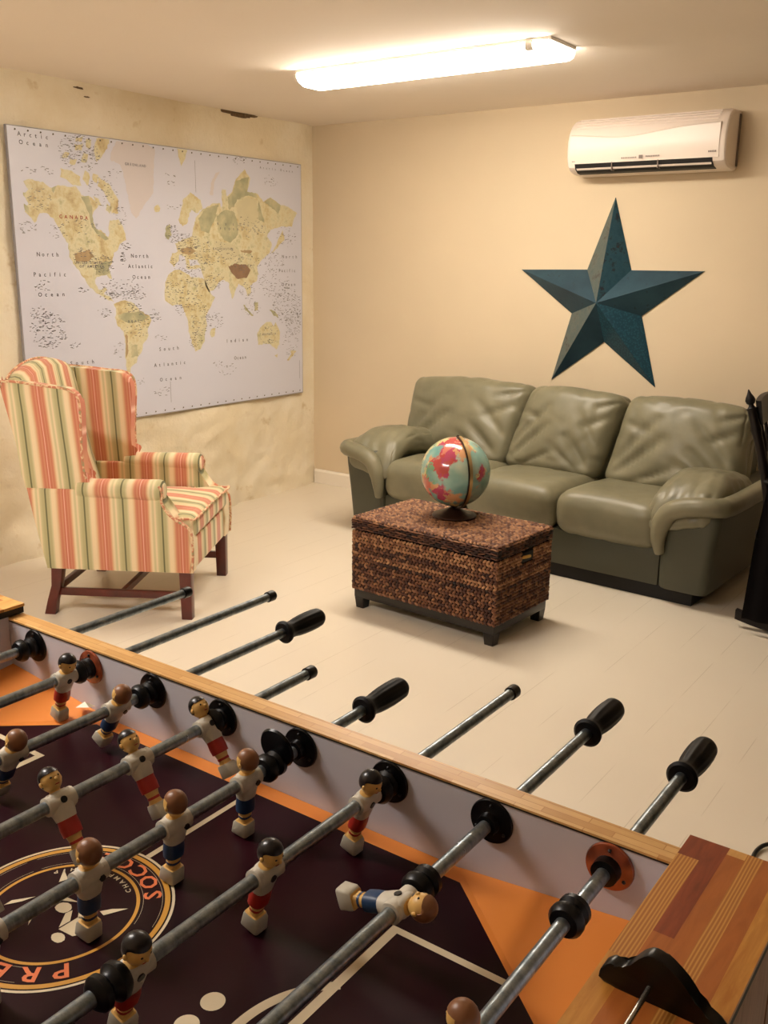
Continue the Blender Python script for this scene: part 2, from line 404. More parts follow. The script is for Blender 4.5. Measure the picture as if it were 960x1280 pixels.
def text_faces(s, size, bold=0.0):
    """flat letters of the built-in font as (verts, faces, width), baseline at 0"""
    if (s, bold) not in _txt_cache:
        cu = bpy.data.curves.new('t', 'FONT'); cu.body = s; cu.size = 1; cu.resolution_u = 2; cu.offset = bold
        o = bpy.data.objects.new('t', cu); COL.objects.link(o)
        dg = bpy.context.evaluated_depsgraph_get(); me = bpy.data.meshes.new_from_object(o.evaluated_get(dg))
        vs = [tuple(v.co) for v in me.vertices]; fs = [tuple(p.vertices) for p in me.polygons]
        bpy.data.objects.remove(o); bpy.data.curves.remove(cu); bpy.data.meshes.remove(me)
        _txt_cache[(s, bold)] = (vs, fs)
    vs, fs = _txt_cache[(s, bold)]
    w = max([v[0] for v in vs] or [0.3]) * size
    return [(v[0] * size, v[1] * size) for v in vs], fs, w
def copy_tree(o, parent=None):
    c = o.copy(); COL.objects.link(c); c.parent = parent
    for ch in o.children: copy_tree(ch, c)
    return c
def struct(o, *a): o['kind'] = 'structure'; return o

# ------------------------------------------------------------------ the room
XL, YB, XR, YN, ZC = -4.183, 5.039, 1.9, -2.6, 2.33
struct(MB().box(XL - 0.2, XR + 0.2, YN - 0.2, YB + 0.2, -0.1, 0).build('floor', 'floor_paint', smooth=False))
struct(MB().box(XL - 0.2, XR + 0.2, YN - 0.2, YB + 0.2, ZC, ZC + 0.1).build('ceiling', 'ceiling_paint', smooth=False))
struct(MB().box(XL - 0.2, XR + 0.2, YB, YB + 0.12, 0, ZC).build('wall_back', 'wall_paint', smooth=False))
struct(MB().box(XR, XR + 0.12, YN, YB, 0, ZC).build('wall_right', 'wall_low_bounce', smooth=False))
struct(MB().box(XL - 0.2, XR + 0.2, YN - 0.12, YN, 0, ZC).build('wall_near', 'wall_paint', smooth=False))
# rough plastered stone wall with the map on it
ny, nz = 300, 110; vs = []; fs = []
def plaster_off(y, z):
    q = Vector((y * 1.7, z * 1.7, 3.3)); h = noise.noise(q) * 0.020 + noise.noise(q * 2.6) * 0.012 + noise.noise(q * 7) * 0.004
    # broad vertical swelling below the map near the corner, ends softly on both sides
    h += 0.030 * math.exp(-((y - 4.02) / 0.20) ** 2) * (1 if z < 0.75 else math.exp(-((z - 0.75) / 0.4) ** 2))
    h += 0.022 * math.exp(-((z - 0.05) / 0.12) ** 2)
    if z < 0.66: h += 0.010 * (1 - abs(noise.noise(Vector((y * 5, z * 9, 1)))) * 3) * min(1, (0.66 - z) * 6)
    top = 2.20 + 0.035 * noise.noise(Vector((y * 2.2, 0, 9))); h += 0.016 / (1 + math.exp(-(z - top) * 90)) * (0.6 + 0.6 * noise.noise(Vector((y * 3, z * 6, 2))))
    if y > 4.93: h *= max(0, (5.04 - y) / 0.11)
    if 2.75 < y < 4.93 and 0.62 < z < 2.12: h = min(h, 0.006)
    return h
for i in range(ny + 1):
    y = YN + (YB - YN) * (i / ny) ** 0.8
    for j in range(nz + 1):
        z = ZC * j / nz; vs.append((XL + plaster_off(y, z), y, z))
for i in range(ny):
    for j in range(nz):
        a = i * (nz + 1) + j; fs.append((a, a + nz + 1, a + nz + 2, a + 1))
# thickness behind
k = len(vs); vs += [(XL - 0.15, YN, 0), (XL - 0.15, YB, 0), (XL - 0.15, YB, ZC), (XL - 0.15, YN, ZC)]; fs.append((k, k + 1, k + 2, k + 3))
wl = mesh_obj('wall_left', vs, fs, 'plaster'); struct(wl)
# broken plaster gap under the ceiling
m = MB()
for (y0, y1, z0, h, sd) in ((4.22, 4.52, 2.322, 0.022, 1), (4.30, 4.46, 2.312, 0.020, 2), (3.20, 3.26, 2.30, 0.010, 3), (3.26, 3.30, 2.265, 0.007, 4)):
    pts = [];  N = 18
    for i in range(N):
        a = 2 * pi * i / N; rr = 1 + 0.5 * noise.noise(Vector((cos(a) * 2, sin(a) * 2, sd * 7)))
        pts.append(((y0 + y1) / 2 + cos(a) * (y1 - y0) / 2 * rr, z0 + sin(a) * h / 2 * rr))
    yc = (y0 + y1) / 2
    m.add([(XL + plaster_off(yy, zz) + 0.002, yy, zz) for yy, zz in pts] + [(XL + plaster_off(yc, z0) + 0.004, yc, z0)], [(i, (i + 1) % N, N) for i in range(N)])
hole = m.build('trim_1', 'hole_dark', smooth=False); struct(hole)
# skirting along the back wall
m = MB().prism([(YB, 0), (YB - 0.016, 0), (YB - 0.016, 0.082), (YB - 0.010, 0.094), (YB, 0.096)], XL + 0.012, XR, 'X'); struct(m.build('baseboard_back', 'trim_white', smooth=False))

# ------------------------------------------------------------------ ceiling lamps
def ceiling_lamp(x0, x1, y0, y1, lens, label):
    yc = (y0 + y1) / 2; xc = (x0 + x1) / 2
    root = empty('ceiling_lamp', (xc, yc, ZC), 0, label, 'lamp')
    hw = (y1 - y0) / 2; hl = (x1 - x0) / 2
    MB().box(-hl - 0.004, hl + 0.002, -hw - 0.003, hw + 0.003, -0.013, -0.0005, 0.002).build('fixture_tray', 'fixture_white', root)
    prof = [(-hw, -0.0135), (-hw, -0.028), (-hw + 0.012, -0.045), (-hw + 0.05, -0.062), (hw - 0.05, -0.062), (hw - 0.012, -0.045), (hw, -0.028), (hw, -0.0135)]
    m = MB(); m.prism(prof, -hl, hl - 0.007, 'X', b=0.002); m.build('lamp_lens', lens, root)
    pe = [(a * 1.01, b - 0.001 if b < -0.02 else -0.0135) for a, b in prof]
    MB().prism(pe, hl - 0.0065, hl, 'X', b=0.001).build('end_cap', 'end_cap_glow', root)
    MB().prism([(a, b) for a, b in pe], -hl - 0.012, -hl - 0.001, 'X', b=0.002).build('end_cap', 'fixture_white', root)
    MB().lathe([(0.004, -0.018), (0.019, -0.016), (0.021, 0), (0.019, 0.016), (0.004, 0.018)], 16, (hl - 0.085, -hw - 0.002, -0.024), 'X').build('lamp_holder', 'fixture_white', root)
    return root
ceiling_lamp(-3.07, -1.80, 3.59, 3.81, 'lamp_lens', 'long white fluorescent ceiling lamp glowing above the sofa')
ceiling_lamp(-3.0, -1.78, 0.25, 0.47, 'lamp_lens_second', 'second fluorescent ceiling lamp, over the room\'s near half')

# ------------------------------------------------------------------ wall map
MAP_POLYS = [
 ('land', [2874,1839,2911,1853,2984,1843,3029,1819,3068,1833,3116,1833,3175,1837,3202,1799,3252,1794,3282,1780,3300,1748,3266,1714,3263,1673,3281,1641,3322,1626,3352,1598,3366,1619,3356,1652,3369,1682,3423,1688,3453,1656,3466,1605,3471,1589,3425,1566,3412,1536,3384,1519,3369,1468,3345,1443,3357,1404,3360,1387,3343,1392,3329,1409,3295,1405,3263,1400,3251,1384,3252,1364,3274,1338,3294,1334,3314,1348,3327,1337,3304,1317,3340,1299,3371,1270,3349,1277,3297,1297,3256,1320,3217,1347,3189,1389,3161,1422,3134,1455,3125,1466,3107,1498,3103,1563,3076,1594,3051,1641,3026,1679,2990,1701,2952,1699,2920,1651,2904,1674,2870,1703,2892,1742,2865,1786,2898,1803]),
 ('land', [3090,1916,3142,1913,3199,1886,3205,1839,3156,1843,3119,1864,3086,1877]),
 ('land', [3312,1894,3382,1859,3430,1788,3425,1721,3382,1719,3375,1769,3347,1816,3308,1846]),
 ('land', [3316,2078,3399,2090,3380,2036,3340,1993,3307,1966,3296,2020]),
 ('land', [3120,1996,3149,1991,3132,1966,3099,1967]),
 ('land', [3182,2033,3232,2042,3220,2013,3180,2009]),
 ('land', [3228,1998,3258,1993,3245,1953,3215,1958]),
 ('land', [3147,1967,3186,1963,3174,1939,3140,1940]),
 ('land', [3232,1920,3261,1898,3246,1842,3218,1871]),
 ('land', [3282,1908,3312,1902,3299,1861,3274,1875]),
 ('land', [3194,2065,3235,2077,3223,2052,3188,2049]),
 ('land', [3254,2071,3284,2066,3270,2018,3246,2031]),
 ('land', [3273,1795,3303,1789,3321,1749,3290,1756]),
 ('land', [3354,1767,3385,1753,3372,1719,3346,1734]),
 ('ice', [3405,2023,3441,2075,3550,2087,3639,2087,3694,2059,3682,1956,3669,1836,3607,1773,3546,1702,3514,1726,3493,1825,3468,1939,3454,1966,3391,1981]),
 ('land', [3670,1768,3700,1778,3717,1761,3704,1742,3674,1742]),
 ('land', [3381,1264,3426,1280,3504,1261,3536,1220,3604,1191,3614,1163,3587,1119,3584,1074,3547,1040,3532,995,3501,970,3494,943,3458,928,3450,892,3424,896,3422,976,3427,1047,3420,1109,3383,1146,3365,1190,3378,1225,3364,1260]),
 ('land', [3754,1414,3805,1441,3873,1427,3916,1400,4006,1390,4026,1380,4056,1328,4075,1299,4105,1280,4072,1228,4029,1176,4033,1118,4011,1071,4009,1032,3973,986,3933,979,3909,1028,3887,1096,3884,1153,3861,1210,3838,1248,3769,1240,3722,1273,3719,1323,3727,1369]),
 ('land', [4066,1097,4100,1103,4092,1057,4066,1049,4053,1079]),
 ('land', [3845,1706,3867,1760,3882,1814,3941,1858,4015,1822,4028,1777,3986,1748,3948,1764,3928,1745,3906,1690,3874,1671,3856,1688]),
 ('land', [3765,1480,3786,1525,3829,1535,3813,1580,3877,1604,3941,1619,3956,1674,3971,1720,4025,1768,4119,1809,4173,1812,4185,1776,4187,1887,4217,1889,4229,1853,4271,1883,4302,1951,4381,2013,4429,1969,4413,1921,4398,1891,4485,1887,4542,1842,4603,1870,4694,1831,4757,1825,4852,1789,4819,1747,4802,1705,4691,1701,4598,1678,4566,1637,4611,1599,4594,1548,4532,1507,4502,1487,4471,1457,4487,1407,4477,1413,4468,1373,4408,1344,4417,1304,4384,1279,4363,1324,4335,1344,4304,1356,4277,1316,4253,1265,4234,1306,4222,1365,4174,1380,4139,1364,4096,1320,4056,1314,4031,1357,4017,1395,4006,1427,3996,1445,3906,1440,3883,1454,3997,1464,3972,1491,3909,1495,3913,1459,3894,1454,3878,1509,3841,1522,3833,1490,3794,1453]),
 ('green', [3748,1667,3776,1681,3785,1624,3765,1596,3740,1613]),
 ('ice', [4088,1853,4104,1918,4140,1975,4176,1989,4131,1929,4114,1850]),
 ('land', [3855,2087,3928,2085,3913,2036,3880,1994,3858,2040]),
 ('land', [4682,1641,4714,1682,4729,1622,4689,1595,4625,1549,4602,1538,4658,1600]),
 ('land', [4458,1049,4489,1088,4536,1117,4591,1120,4613,1091,4633,1116,4676,1049,4666,975,4633,943,4579,980,4517,986,4471,978]),
 ('land', [4616,909,4648,912,4640,889]),
 ('land', [4771,931,4829,922,4803,897,4753,862,4736,869,4783,903]),
 ('green', [4345,1235,4374,1209,4432,1167,4419,1158,4359,1200]),
 ('green', [4442,1243,4476,1247,4470,1197,4440,1192]),
 ('green', [4577,1196,4624,1187,4670,1138,4607,1161]),
 ('green', [3196,1791,3244,1795,3259,1746,3263,1714,3261,1671,3279,1637,3321,1618,3358,1592,3329,1581,3279,1616,3246,1656,3241,1713,3219,1760]),
 ('green', [3267,1459,3332,1480,3364,1477,3342,1443,3351,1413,3295,1409,3258,1409]),
 ('green', [2867,1740,2891,1727,2896,1689,2875,1701]),
 ('green', [3063,1833,3036,1796,3029,1819]),
 ('green', [3388,1207,3455,1213,3535,1215,3601,1186,3555,1167,3463,1158,3419,1169,3387,1188]),
 ('green', [3466,1035,3506,1042,3508,979,3461,971]),
 ('green', [3997,1721,4052,1778,4159,1807,4121,1717,4071,1642,4013,1653]),
 ('green', [4142,1737,4198,1777,4281,1771,4313,1706,4310,1640,4245,1590,4191,1608,4146,1663]),
 ('green', [4274,1874,4304,1946,4415,1976,4410,1921,4401,1890,4477,1887,4484,1858,4397,1868,4311,1839,4282,1800,4239,1779,4234,1848]),
 ('green', [4495,1849,4525,1773,4546,1724,4492,1733]),
 ('green', [4545,1841,4606,1868,4694,1829,4678,1781,4632,1798,4572,1830]),
 ('brown', [4219,1456,4283,1473,4383,1466,4411,1437,4380,1392,4301,1383,4252,1417]),
 ('rust', [3138,1511,3180,1524,3231,1533,3255,1500,3206,1475,3145,1475]),
 ('rust', [3849,1553,3925,1564,3962,1537,3910,1518,3860,1527]),
 ('rust', [4328,1553,4430,1550,4414,1535,4342,1539]),
 ('rust', [3428,1100,3442,1099,3441,1010,3427,975,3428,1047]),
 ('pale', [4299,1819,4397,1861,4476,1848,4497,1733,4449,1692,4334,1688,4315,1754]),
 ('pale', [4110,1605,4273,1586,4328,1534,4241,1485,4133,1531]),
]
MAP_TEXT = [('Arctic', 2871, 2041, 3021, 0), ('Ocean', 2877, 2005, 3018, 0), ('North', 2925, 1498, 3034, 0), ('Pacific', 2897, 1403, 3069, 0), ('Ocean', 2918, 1307, 3053, 0), ('North', 3503, 1499, 3606, 0), ('Atlantic', 3481, 1445, 3632, 0), ('Ocean', 3507, 1389, 3611, 0), ('South', 3666, 996, 3798, 0), ('Atlantic', 3627, 910, 3844, 0), ('Ocean', 3664, 826, 3808, 0), ('Indian', 4193, 1012, 4367, 0), ('Ocean', 4260, 906, 4348, 0), ('CANADA', 3069, 1681, 3223, 1), ('UNITED STATES', 3139, 1465, 3299, 2), ('OF AMERICA', 3168, 1446, 3308, 2), ('BRAZIL', 3457, 1160, 3567, 2), ('RUSSIAN', 4147, 1691, 4523, 2), ('FEDERATION', 4166, 1665, 4492, 2), ('GREENLAND', 3492, 1964, 3620, 2), ('Arctic Ocean', 4519, 2031, 4809, 2), ('CHINA', 4325, 1456, 4412, 2), ('AUSTRALIA', 4511, 1038, 4628, 2), ('South', 3072, 961, 3206, 0), ('North', 4710, 1511, 4839, 0), ('Pacific', 4677, 1425, 4821, 0), ('Ocean', 4706, 1339, 4820, 0), ('KAZAKHSTAN', 4107, 1551, 4258, 2)]
MAP_MARKS = [(2931, 1358, 56, 27, 25), (2949, 1140, 108, 89, 200), (2899, 1223, 48, 40, 40), (3100, 1057, 40, 16, 16), (3174, 1335, 36, 16, 16), (3291, 1219, 54, 26, 24), (3409, 1345, 147, 42, 90), (3473, 1301, 103, 26, 70), (3319, 1303, 64, 20, 30), (3374, 1022, 38, 43, 20), (3640, 1199, 29, 28, 14), (3198, 1995, 121, 86, 220), (3327, 1823, 96, 73, 60), (2872, 1627, 55, 30, 30), (3030, 1624, 39, 39, 22), (3436, 1494, 16, 34, 30), (3457, 1554, 44, 21, 24), (3309, 1459, 64, 50, 90), (3188, 1500, 71, 42, 50), (3780, 1632, 49, 52, 60), (3888, 1581, 102, 54, 110), (3920, 1472, 157, 54, 110), (3862, 1331, 141, 111, 180), (3969, 1159, 79, 114, 120), (3936, 1036, 52, 48, 40), (4088, 1145, 83, 48, 50), (4099, 1375, 81, 56, 60), (4106, 1530, 165, 66, 110), (4369, 1476, 132, 58, 90), (4420, 1691, 133, 68, 50), (4606, 1963, 60, 39, 24), (4737, 1642, 96, 60, 50), (4624, 1488, 94, 60, 70), (4620, 1352, 142, 93, 130), (4744, 1215, 148, 116, 260), (4807, 1096, 82, 75, 100), (4403, 1214, 90, 60, 50), (4378, 1314, 72, 50, 50), (4565, 1044, 93, 63, 50), (4771, 969, 83, 96, 60), (3667, 771, 61, 28, 26), (4187, 852, 85, 39, 26), (4104, 889, 41, 20, 12), (3673, 1069, 48, 18, 14), (3644, 1189, 48, 36, 18), (3817, 1211, 37, 28, 16), (2888, 1892, 55, 21, 12), (3008, 1902, 47, 22, 12), (3408, 1918, 43, 24, 14), (3784, 1913, 61, 35, 14), (4334, 2064, 56, 36, 24), (3800, 1774, 61, 26, 10), (3496, 1150, 92, 88, 60), (3480, 1239, 68, 26, 40), (3510, 842, 35, 19, 10), (2949, 1760, 75, 54, 40), (3178, 1629, 124, 64, 50), (3436, 1722, 44, 66, 30)]

m = MB()
X0 = XL + 0.008; X1 = XL + 0.024
MY0, MY1, MZ0, MZ1 = 2.805, 4.897, 0.642, 2.086
m.box(X0, X1, MY0, MY1, MZ0, MZ1, 0.0015, 9)
m.add([(X1 + 0.0003, MY0 + 0.004, MZ0 + 0.004), (X1 + 0.0003, MY1 - 0.004, MZ0 + 0.004), (X1 + 0.0003, MY1 - 0.004, MZ1 - 0.004), (X1 + 0.0003, MY0 + 0.004, MZ1 - 0.004)], [(0, 1, 2, 3)], 0)
MM = {'land': 1, 'green': 2, 'pale': 3, 'ice': 4, 'brown': 5, 'rust': 5 + 1}
LV = {'land': 1, 'ice': 1, 'pale': 2, 'green': 3, 'rust': 3, 'brown': 4}
rnd = random.Random(5)
for kind, co in MAP_POLYS:
    P = [(co[i] / 1000, co[i + 1] / 1000) for i in range(0, len(co), 2)]; out = []
    for i in range(len(P)):
        a, b = P[i], P[(i + 1) % len(P)]; L = math.hypot(b[0] - a[0], b[1] - a[1]); n = max(1, int(L / 0.012))
        for k in range(n):
            t = k / n; j = 0.0035 if L > 0.02 else 0.0015
            out.append((a[0] + (b[0] - a[0]) * t + rnd.uniform(-j, j), a[1] + (b[1] - a[1]) * t + rnd.uniform(-j, j)))
    out = [(min(max(y, MY0 + .006), MY1 - .006), min(max(z, MZ0 + .006), MZ1 - .006)) for y, z in out]
    x = X1 + 0.0003 + LV[kind] * 0.0003
    m.add([(x, y, z) for y, z in out], [tuple(range(len(out)))], MM[kind])
XI = X1 + 0.0021
for s_, y0, z0, y1, kind in MAP_TEXT:
    n = len(s_); sz = {0: 0.028, 1: 0.025, 2: 0.018}[kind]
    for i, ch in enumerate(s_):
        if ch == ' ': continue
        tv, tf, w = text_faces(ch, sz, 0.015); ya = (y0 + (y1 - y0) * i / max(1, n - 1)) / 1000
        m.add([(XI, ya + a - w / 2, z0 / 1000 + b) for a, b in tv], tf, {0: 7, 1: 8, 2: 7}[kind])
for yc, zc, ry, rz, n in MAP_MARKS:
    for k in range(int(n * 0.8)):
        a = rnd.uniform(0, 2 * pi); q = math.sqrt(rnd.random()); y = yc / 1000 + cos(a) * q * ry / 1000; z = zc / 1000 + sin(a) * q * rz / 1000
        w = rnd.uniform(0.004, 0.016); h = rnd.uniform(0.0014, 0.0032); tl = rnd.uniform(-0.002, 0.002) if rnd.random() < 0.7 else rnd.uniform(-0.008, 0.008)
        y = min(max(y, MY0 + .015), MY1 - .03); z = min(max(z, MZ0 + .01), MZ1 - .01)
        m.add([(XI, y, z), (XI, y + w, z + tl), (XI, y + w, z + tl + h), (XI, y, z + h)], [(0, 1, 2, 3)], 7 if rnd.random() < 0.75 else 10)
for k in range(30):     # graticule ticks with small figures along the top and bottom edges
    y = MY0 + 0.04 + k * (MY1 - MY0 - 0.08) / 29
    for z in (MZ1 - 0.022, MZ0 + 0.014):
        m.add([(XI, y, z), (XI, y + 0.010, z + 0.001), (XI, y + 0.010, z + 0.008), (XI, y + 0.003, z + 0.009)], [(0, 1, 2, 3)], 10)
for y, z0, z1 in ((3.98, 1.86, 2.03), (4.86, 0.74, 0.86), (3.73, 0.70, 0.82)):
    m.add([(XI, y, z0), (XI, y + 0.002, z0), (XI, y + 0.002, z1), (XI, y, z1)], [(0, 1, 2, 3)], 7)
wm = m.build('world_map', ['map_ocean', 'map_land', 'map_green', 'map_pale', 'map_ice', 'map_brown', 'map_rust', 'map_ink', 'map_red', 'map_edge', 'map_dark'], smooth=False)
tag(wm, 'large printed world map on the rough plaster wall behind the armchair', 'map')

# ------------------------------------------------------------------ air conditioner
ac = empty('air_conditioner', (-1.892, YB, 1.945), 0, 'white wall-mounted air conditioner above the blue star', 'air conditioner')
prof = [(0.0, 0.0), (-0.05, -0.001), (-0.11, 0.003), (-0.16, 0.014), (-0.188, 0.034), (-0.202, 0.07), (-0.208, 0.115), (-0.205, 0.165), (-0.192, 0.205), (-0.165, 0.243), (-0.13, 0.266), (-0.09, 0.278), (0.0, 0.281)]
hw = 0.408
m = MB(); rings = []
cyc, czc = -0.09, 0.14
for x, s_ in ((-hw, 0.90), (-hw + 0.006, 0.965), (-hw + 0.02, 1.0), (hw - 0.02, 1.0), (hw - 0.006, 0.965), (hw, 0.90)):
    rings.append([(x, min(0, cyc + (y - cyc) * s_) if y < 0 else 0, czc + (z - czc) * s_) for y, z in prof])
m.loft(rings); m.build('housing', 'ac_plastic', ac, auto=30)
# intake ridges along the top front and the sweeping front cover
m = MB()
for k, (y, z) in enumerate(((-0.181, 0.226), (-0.168, 0.243), (-0.152, 0.256), (-0.133, 0.268))):
    m.tube([(-hw + 0.04, y, z), (hw - 0.05, y, z)], 0.0035, 8)
m.build('intake_grille', 'ac_plastic', ac)
m = MB(); rings = []
for i in range(41):
    x = -hw + 0.02 + (2 * hw - 0.05) * i / 40; t = (x + hw) / (2 * hw)
    zt = 0.198 - 0.030 * math.exp(-((t - 0.38) / 0.28) ** 2) + 0.012 * t
    zz = [0.050, 0.085, 0.12, 0.15, zt - 0.006, zt]
    yy = [-0.1985, -0.2075, -0.2115, -0.2105, -0.2060 - (0.002), -0.1995]
    rings.append([(x, b, a) for a, b in zip(zz, yy)] + [(x, -0.19, zt - 0.002), (x, -0.19, 0.052)])
m.loft(rings); m.build('front_cover', 'ac_plastic', ac)
MB().prism([(-0.1945, 0.046), (-0.1995, 0.056), (-0.155, 0.05), (-0.12, 0.003), (-0.155, 0.008), (-0.186, 0.026)], -hw + 0.045, hw - 0.06, 'X').build('air_outlet', 'ac_shadow', ac, smooth=False)
MB().prism([(-0.1935, 0.0285), (-0.190, 0.0240), (-0.184, 0.0195), (-0.186, 0.0265)], -hw + 0.055, hw - 0.065, 'X').build('louvre', 'ac_plastic', ac, smooth=False)
for x in (-0.16, 0.08): MB().box(x, x + 0.004, -0.2015, -0.16, 0.012, 0.052).build('outlet_divider', 'ac_grey', ac, smooth=False)
m = MB()
def quad_xz(m, x0, x1, z0, z1, y, mi=0): m.add([(x0, y, z0), (x1, y, z0), (x1, y, z1), (x0, y, z1)], [(0, 1, 2, 3)], mi)
quad_xz(m, -0.014, 0.006, 0.060, 0.077, -0.2098); 
for i in range(9): quad_xz(m, -0.105 + i * 0.009, -0.099 + i * 0.009, 0.064, 0.070, -0.2098)
for i in range(8): quad_xz(m, 0.022 + i * 0.009, 0.028 + i * 0.009, 0.066, 0.073, -0.2098)
m.build('brand_mark', 'ac_grey', ac, smooth=False); m = MB()
for i in range(5): quad_xz(m, 0.330 + i * 0.008, 0.335 + i * 0.008, 0.072, 0.080, -0.2100)
m.build('model_mark', 'ac_grey', ac, smooth=False); m = MB()
for i in range(3): quad_xz(m, -0.375 + i * 0.006, -0.371 + i * 0.006, 0.060, 0.064, -0.2050)
m.build('corner_mark', 'ac_grey', ac, smooth=False)
MB().box(hw + 0.001, hw + 0.004, -0.03, -0.003, 0.02, 0.26, 0.001).build('back_plate', 'ac_grey', ac)

# ------------------------------------------------------------------ barn star
tips = [(-2.097, 1.838), (-1.591, 1.466), (-1.799, 0.858), (-2.409, 0.853), (-2.632, 1.461)]
cx, cz = -2.106, 1.295
st = empty('barn_star', (cx, YB, cz), 0, 'big faceted blue metal star on the wall above the sofa', 'star')
inner = []
for i in range(5):
    (x0, z0), (x1, z1) = tips[i], tips[(i + 1) % 5]; mx, mz = (x0 + x1) / 2 - cx, (z0 + z1) / 2 - cz; L = math.hypot(mx, mz)
    inner.append((mx / L * 0.212, mz / L * 0.212))
FM = [('star_metal_worn', 'star_metal_dark'), ('star_metal', 'star_metal'), ('star_metal_teal', 'star_metal_teal'), ('star_metal', 'star_metal_worn'), ('star_metal', 'star_metal')]
H = 0.150
for i in range(5):
    tx, tz = tips[i][0] - cx, tips[i][1] - cz; ll = inner[i - 1]; rr = inner[i]
    m = MB(); o_ = (0, -H, 0); T = (tx, -0.006, tz); A = (ll[0], -0.008, ll[1]); B = (rr[0], -0.008, rr[1])
    m.add([o_, T, A, (tx, -0.001, tz), (ll[0], -0.001, ll[1])], [(0, 1, 2), (1, 3, 4, 2)], 0)
    m.add([o_, T, B, (tx, -0.001, tz), (rr[0], -0.001, rr[1])], [(0, 2, 1), (1, 2, 4, 3)], 1)
    me = m.build('star_point', list(FM[i]), st, smooth=False)
    md = me.modifiers.new('thick', 'SOLIDIFY'); md.thickness = 0.0015; md.offset = -1

# ------------------------------------------------------------------ sofa
def rrect(cx, cy, hx, hy, r, z, n=5):
    pts = []
    for (sx, sy, a0) in ((1, 1, 0), (-1, 1, 90), (-1, -1, 180), (1, -1, 270)):
        for k in range(n + 1):
            a = radians(a0 + 90 * k / n); pts.append((cx + sx * (hx - r) + r * cos(a), cy + sy * (hy - r) + r * sin(a), z))
    return pts
sofa = empty('leather_sofa', (-2.185, 4.125, 0), radians(-3), 'three-seat sage green leather sofa under the blue star', 'sofa')
MB().box(-0.80, 0.80, 0.035, 0.80, 0.065, 0.245, 0.015).build('front_panel', 'leather_shaded', sofa)
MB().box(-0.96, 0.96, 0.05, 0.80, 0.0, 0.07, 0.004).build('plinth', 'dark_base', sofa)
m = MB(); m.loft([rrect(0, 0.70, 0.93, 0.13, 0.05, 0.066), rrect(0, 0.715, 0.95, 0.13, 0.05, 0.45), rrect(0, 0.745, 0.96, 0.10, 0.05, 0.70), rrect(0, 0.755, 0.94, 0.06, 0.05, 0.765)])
m.build('back_frame', 'leather_shaded', sofa)
for s_ in (-1, 1):
    m = MB()
    rings = []
    for z, xi, xo, yf in ((0.066, 0.805, 1.025, 0.02), (0.075, 0.80, 1.030, 0.012), (0.25, 0.80, 1.045, 0.004), (0.40, 0.80, 1.065, 0.0), (0.45, 0.81, 1.07, 0.0), (0.485, 0.83, 1.055, 0.012), (0.50, 0.86, 1.03, 0.04)):
        rings.append([(s_ * p[0], p[1], p[2]) for p in rrect((xi + xo) / 2, (yf + 0.83) / 2, (xo - xi) / 2, (0.83 - yf) / 2, 0.045, z, 6)])
    m.loft(rings); m.build('arm', 'leather_shaded', sofa)
    # padded welt: up the inner front edge, over, and back along the outer top
    path = smoothcurve([(0.812, -0.004, 0.235), (0.806, -0.016, 0.30), (0.815, -0.020, 0.375), (0.85, -0.022, 0.435), (0.92, -0.022, 0.468), (1.00, -0.016, 0.480), (1.058, 0.02, 0.480), (1.075, 0.12, 0.478), (1.076, 0.35, 0.478), (1.070, 0.60, 0.478), (1.04, 0.76, 0.47)], 6)
    N = len(path); rad = [0.020 + 0.024 * min(1, i / 12) for i in range(N)]
    rad = [r * (1 + 0.05 * noise.noise(Vector((i * 0.5, s_, 0)))) for i, r in enumerate(rad)]
    MB().tube([(s_ * p.x, p.y, p.z) for p in path], rad, 12).build('arm_welt', 'leather', sofa)
    def dfm(p, nx, ny, nz, s_=s_):
        t = max(0, -ny - 0.15) / 0.85
        inn = 0.5 - 0.5 * nx * s_            # 1 on the seat side
        p.z -= t ** 1.7 * (0.075 + 0.085 * inn)
        p.y += t ** 2 * 0.02
        p.z -= 0.05 * max(0, ny) ** 1.5
        # gathered pleats over the front
        p.z += (0.007 * t + 0.003) * (abs(sin(nx * 7 + ny * 2.5)) - 0.5) * (1 if nz > -0.2 else 0)
        p.x -= s_ * t ** 2 * 0.03 * inn
        p.z -= 0.02 * (nx * s_ > 0.5) * (nx * s_ - 0.5)
        return p
    pillow('arm_pad', (0.30, 0.58, 0.135), 0.064, 'leather', sofa, puff=0.012, wr=0.012, wf=9, n=30, deform=dfm, loc=(s_ * 0.90, 0.248, 0.512), seed=3 + s_)
for i, x in enumerate((-0.53, 0.0, 0.53)):
    def dfm(p, nx, ny, nz):
        p.z += 0.012 * (1 - nx * nx) * (1 - ny) / 2 if nz > 0 else 0
        if ny < -0.6 and nz < 0: p.y += 0.012 * -nz
        p.z -= 0.02 * max(0, ny)
        return p
    pillow('seat_cushion', (0.528, 0.60, 0.215), 0.075, 'leather', sofa, puff=0.010, wr=0.005, wf=5, n=26, deform=dfm, loc=(x, 0.278, 0.335), seed=10 + i)
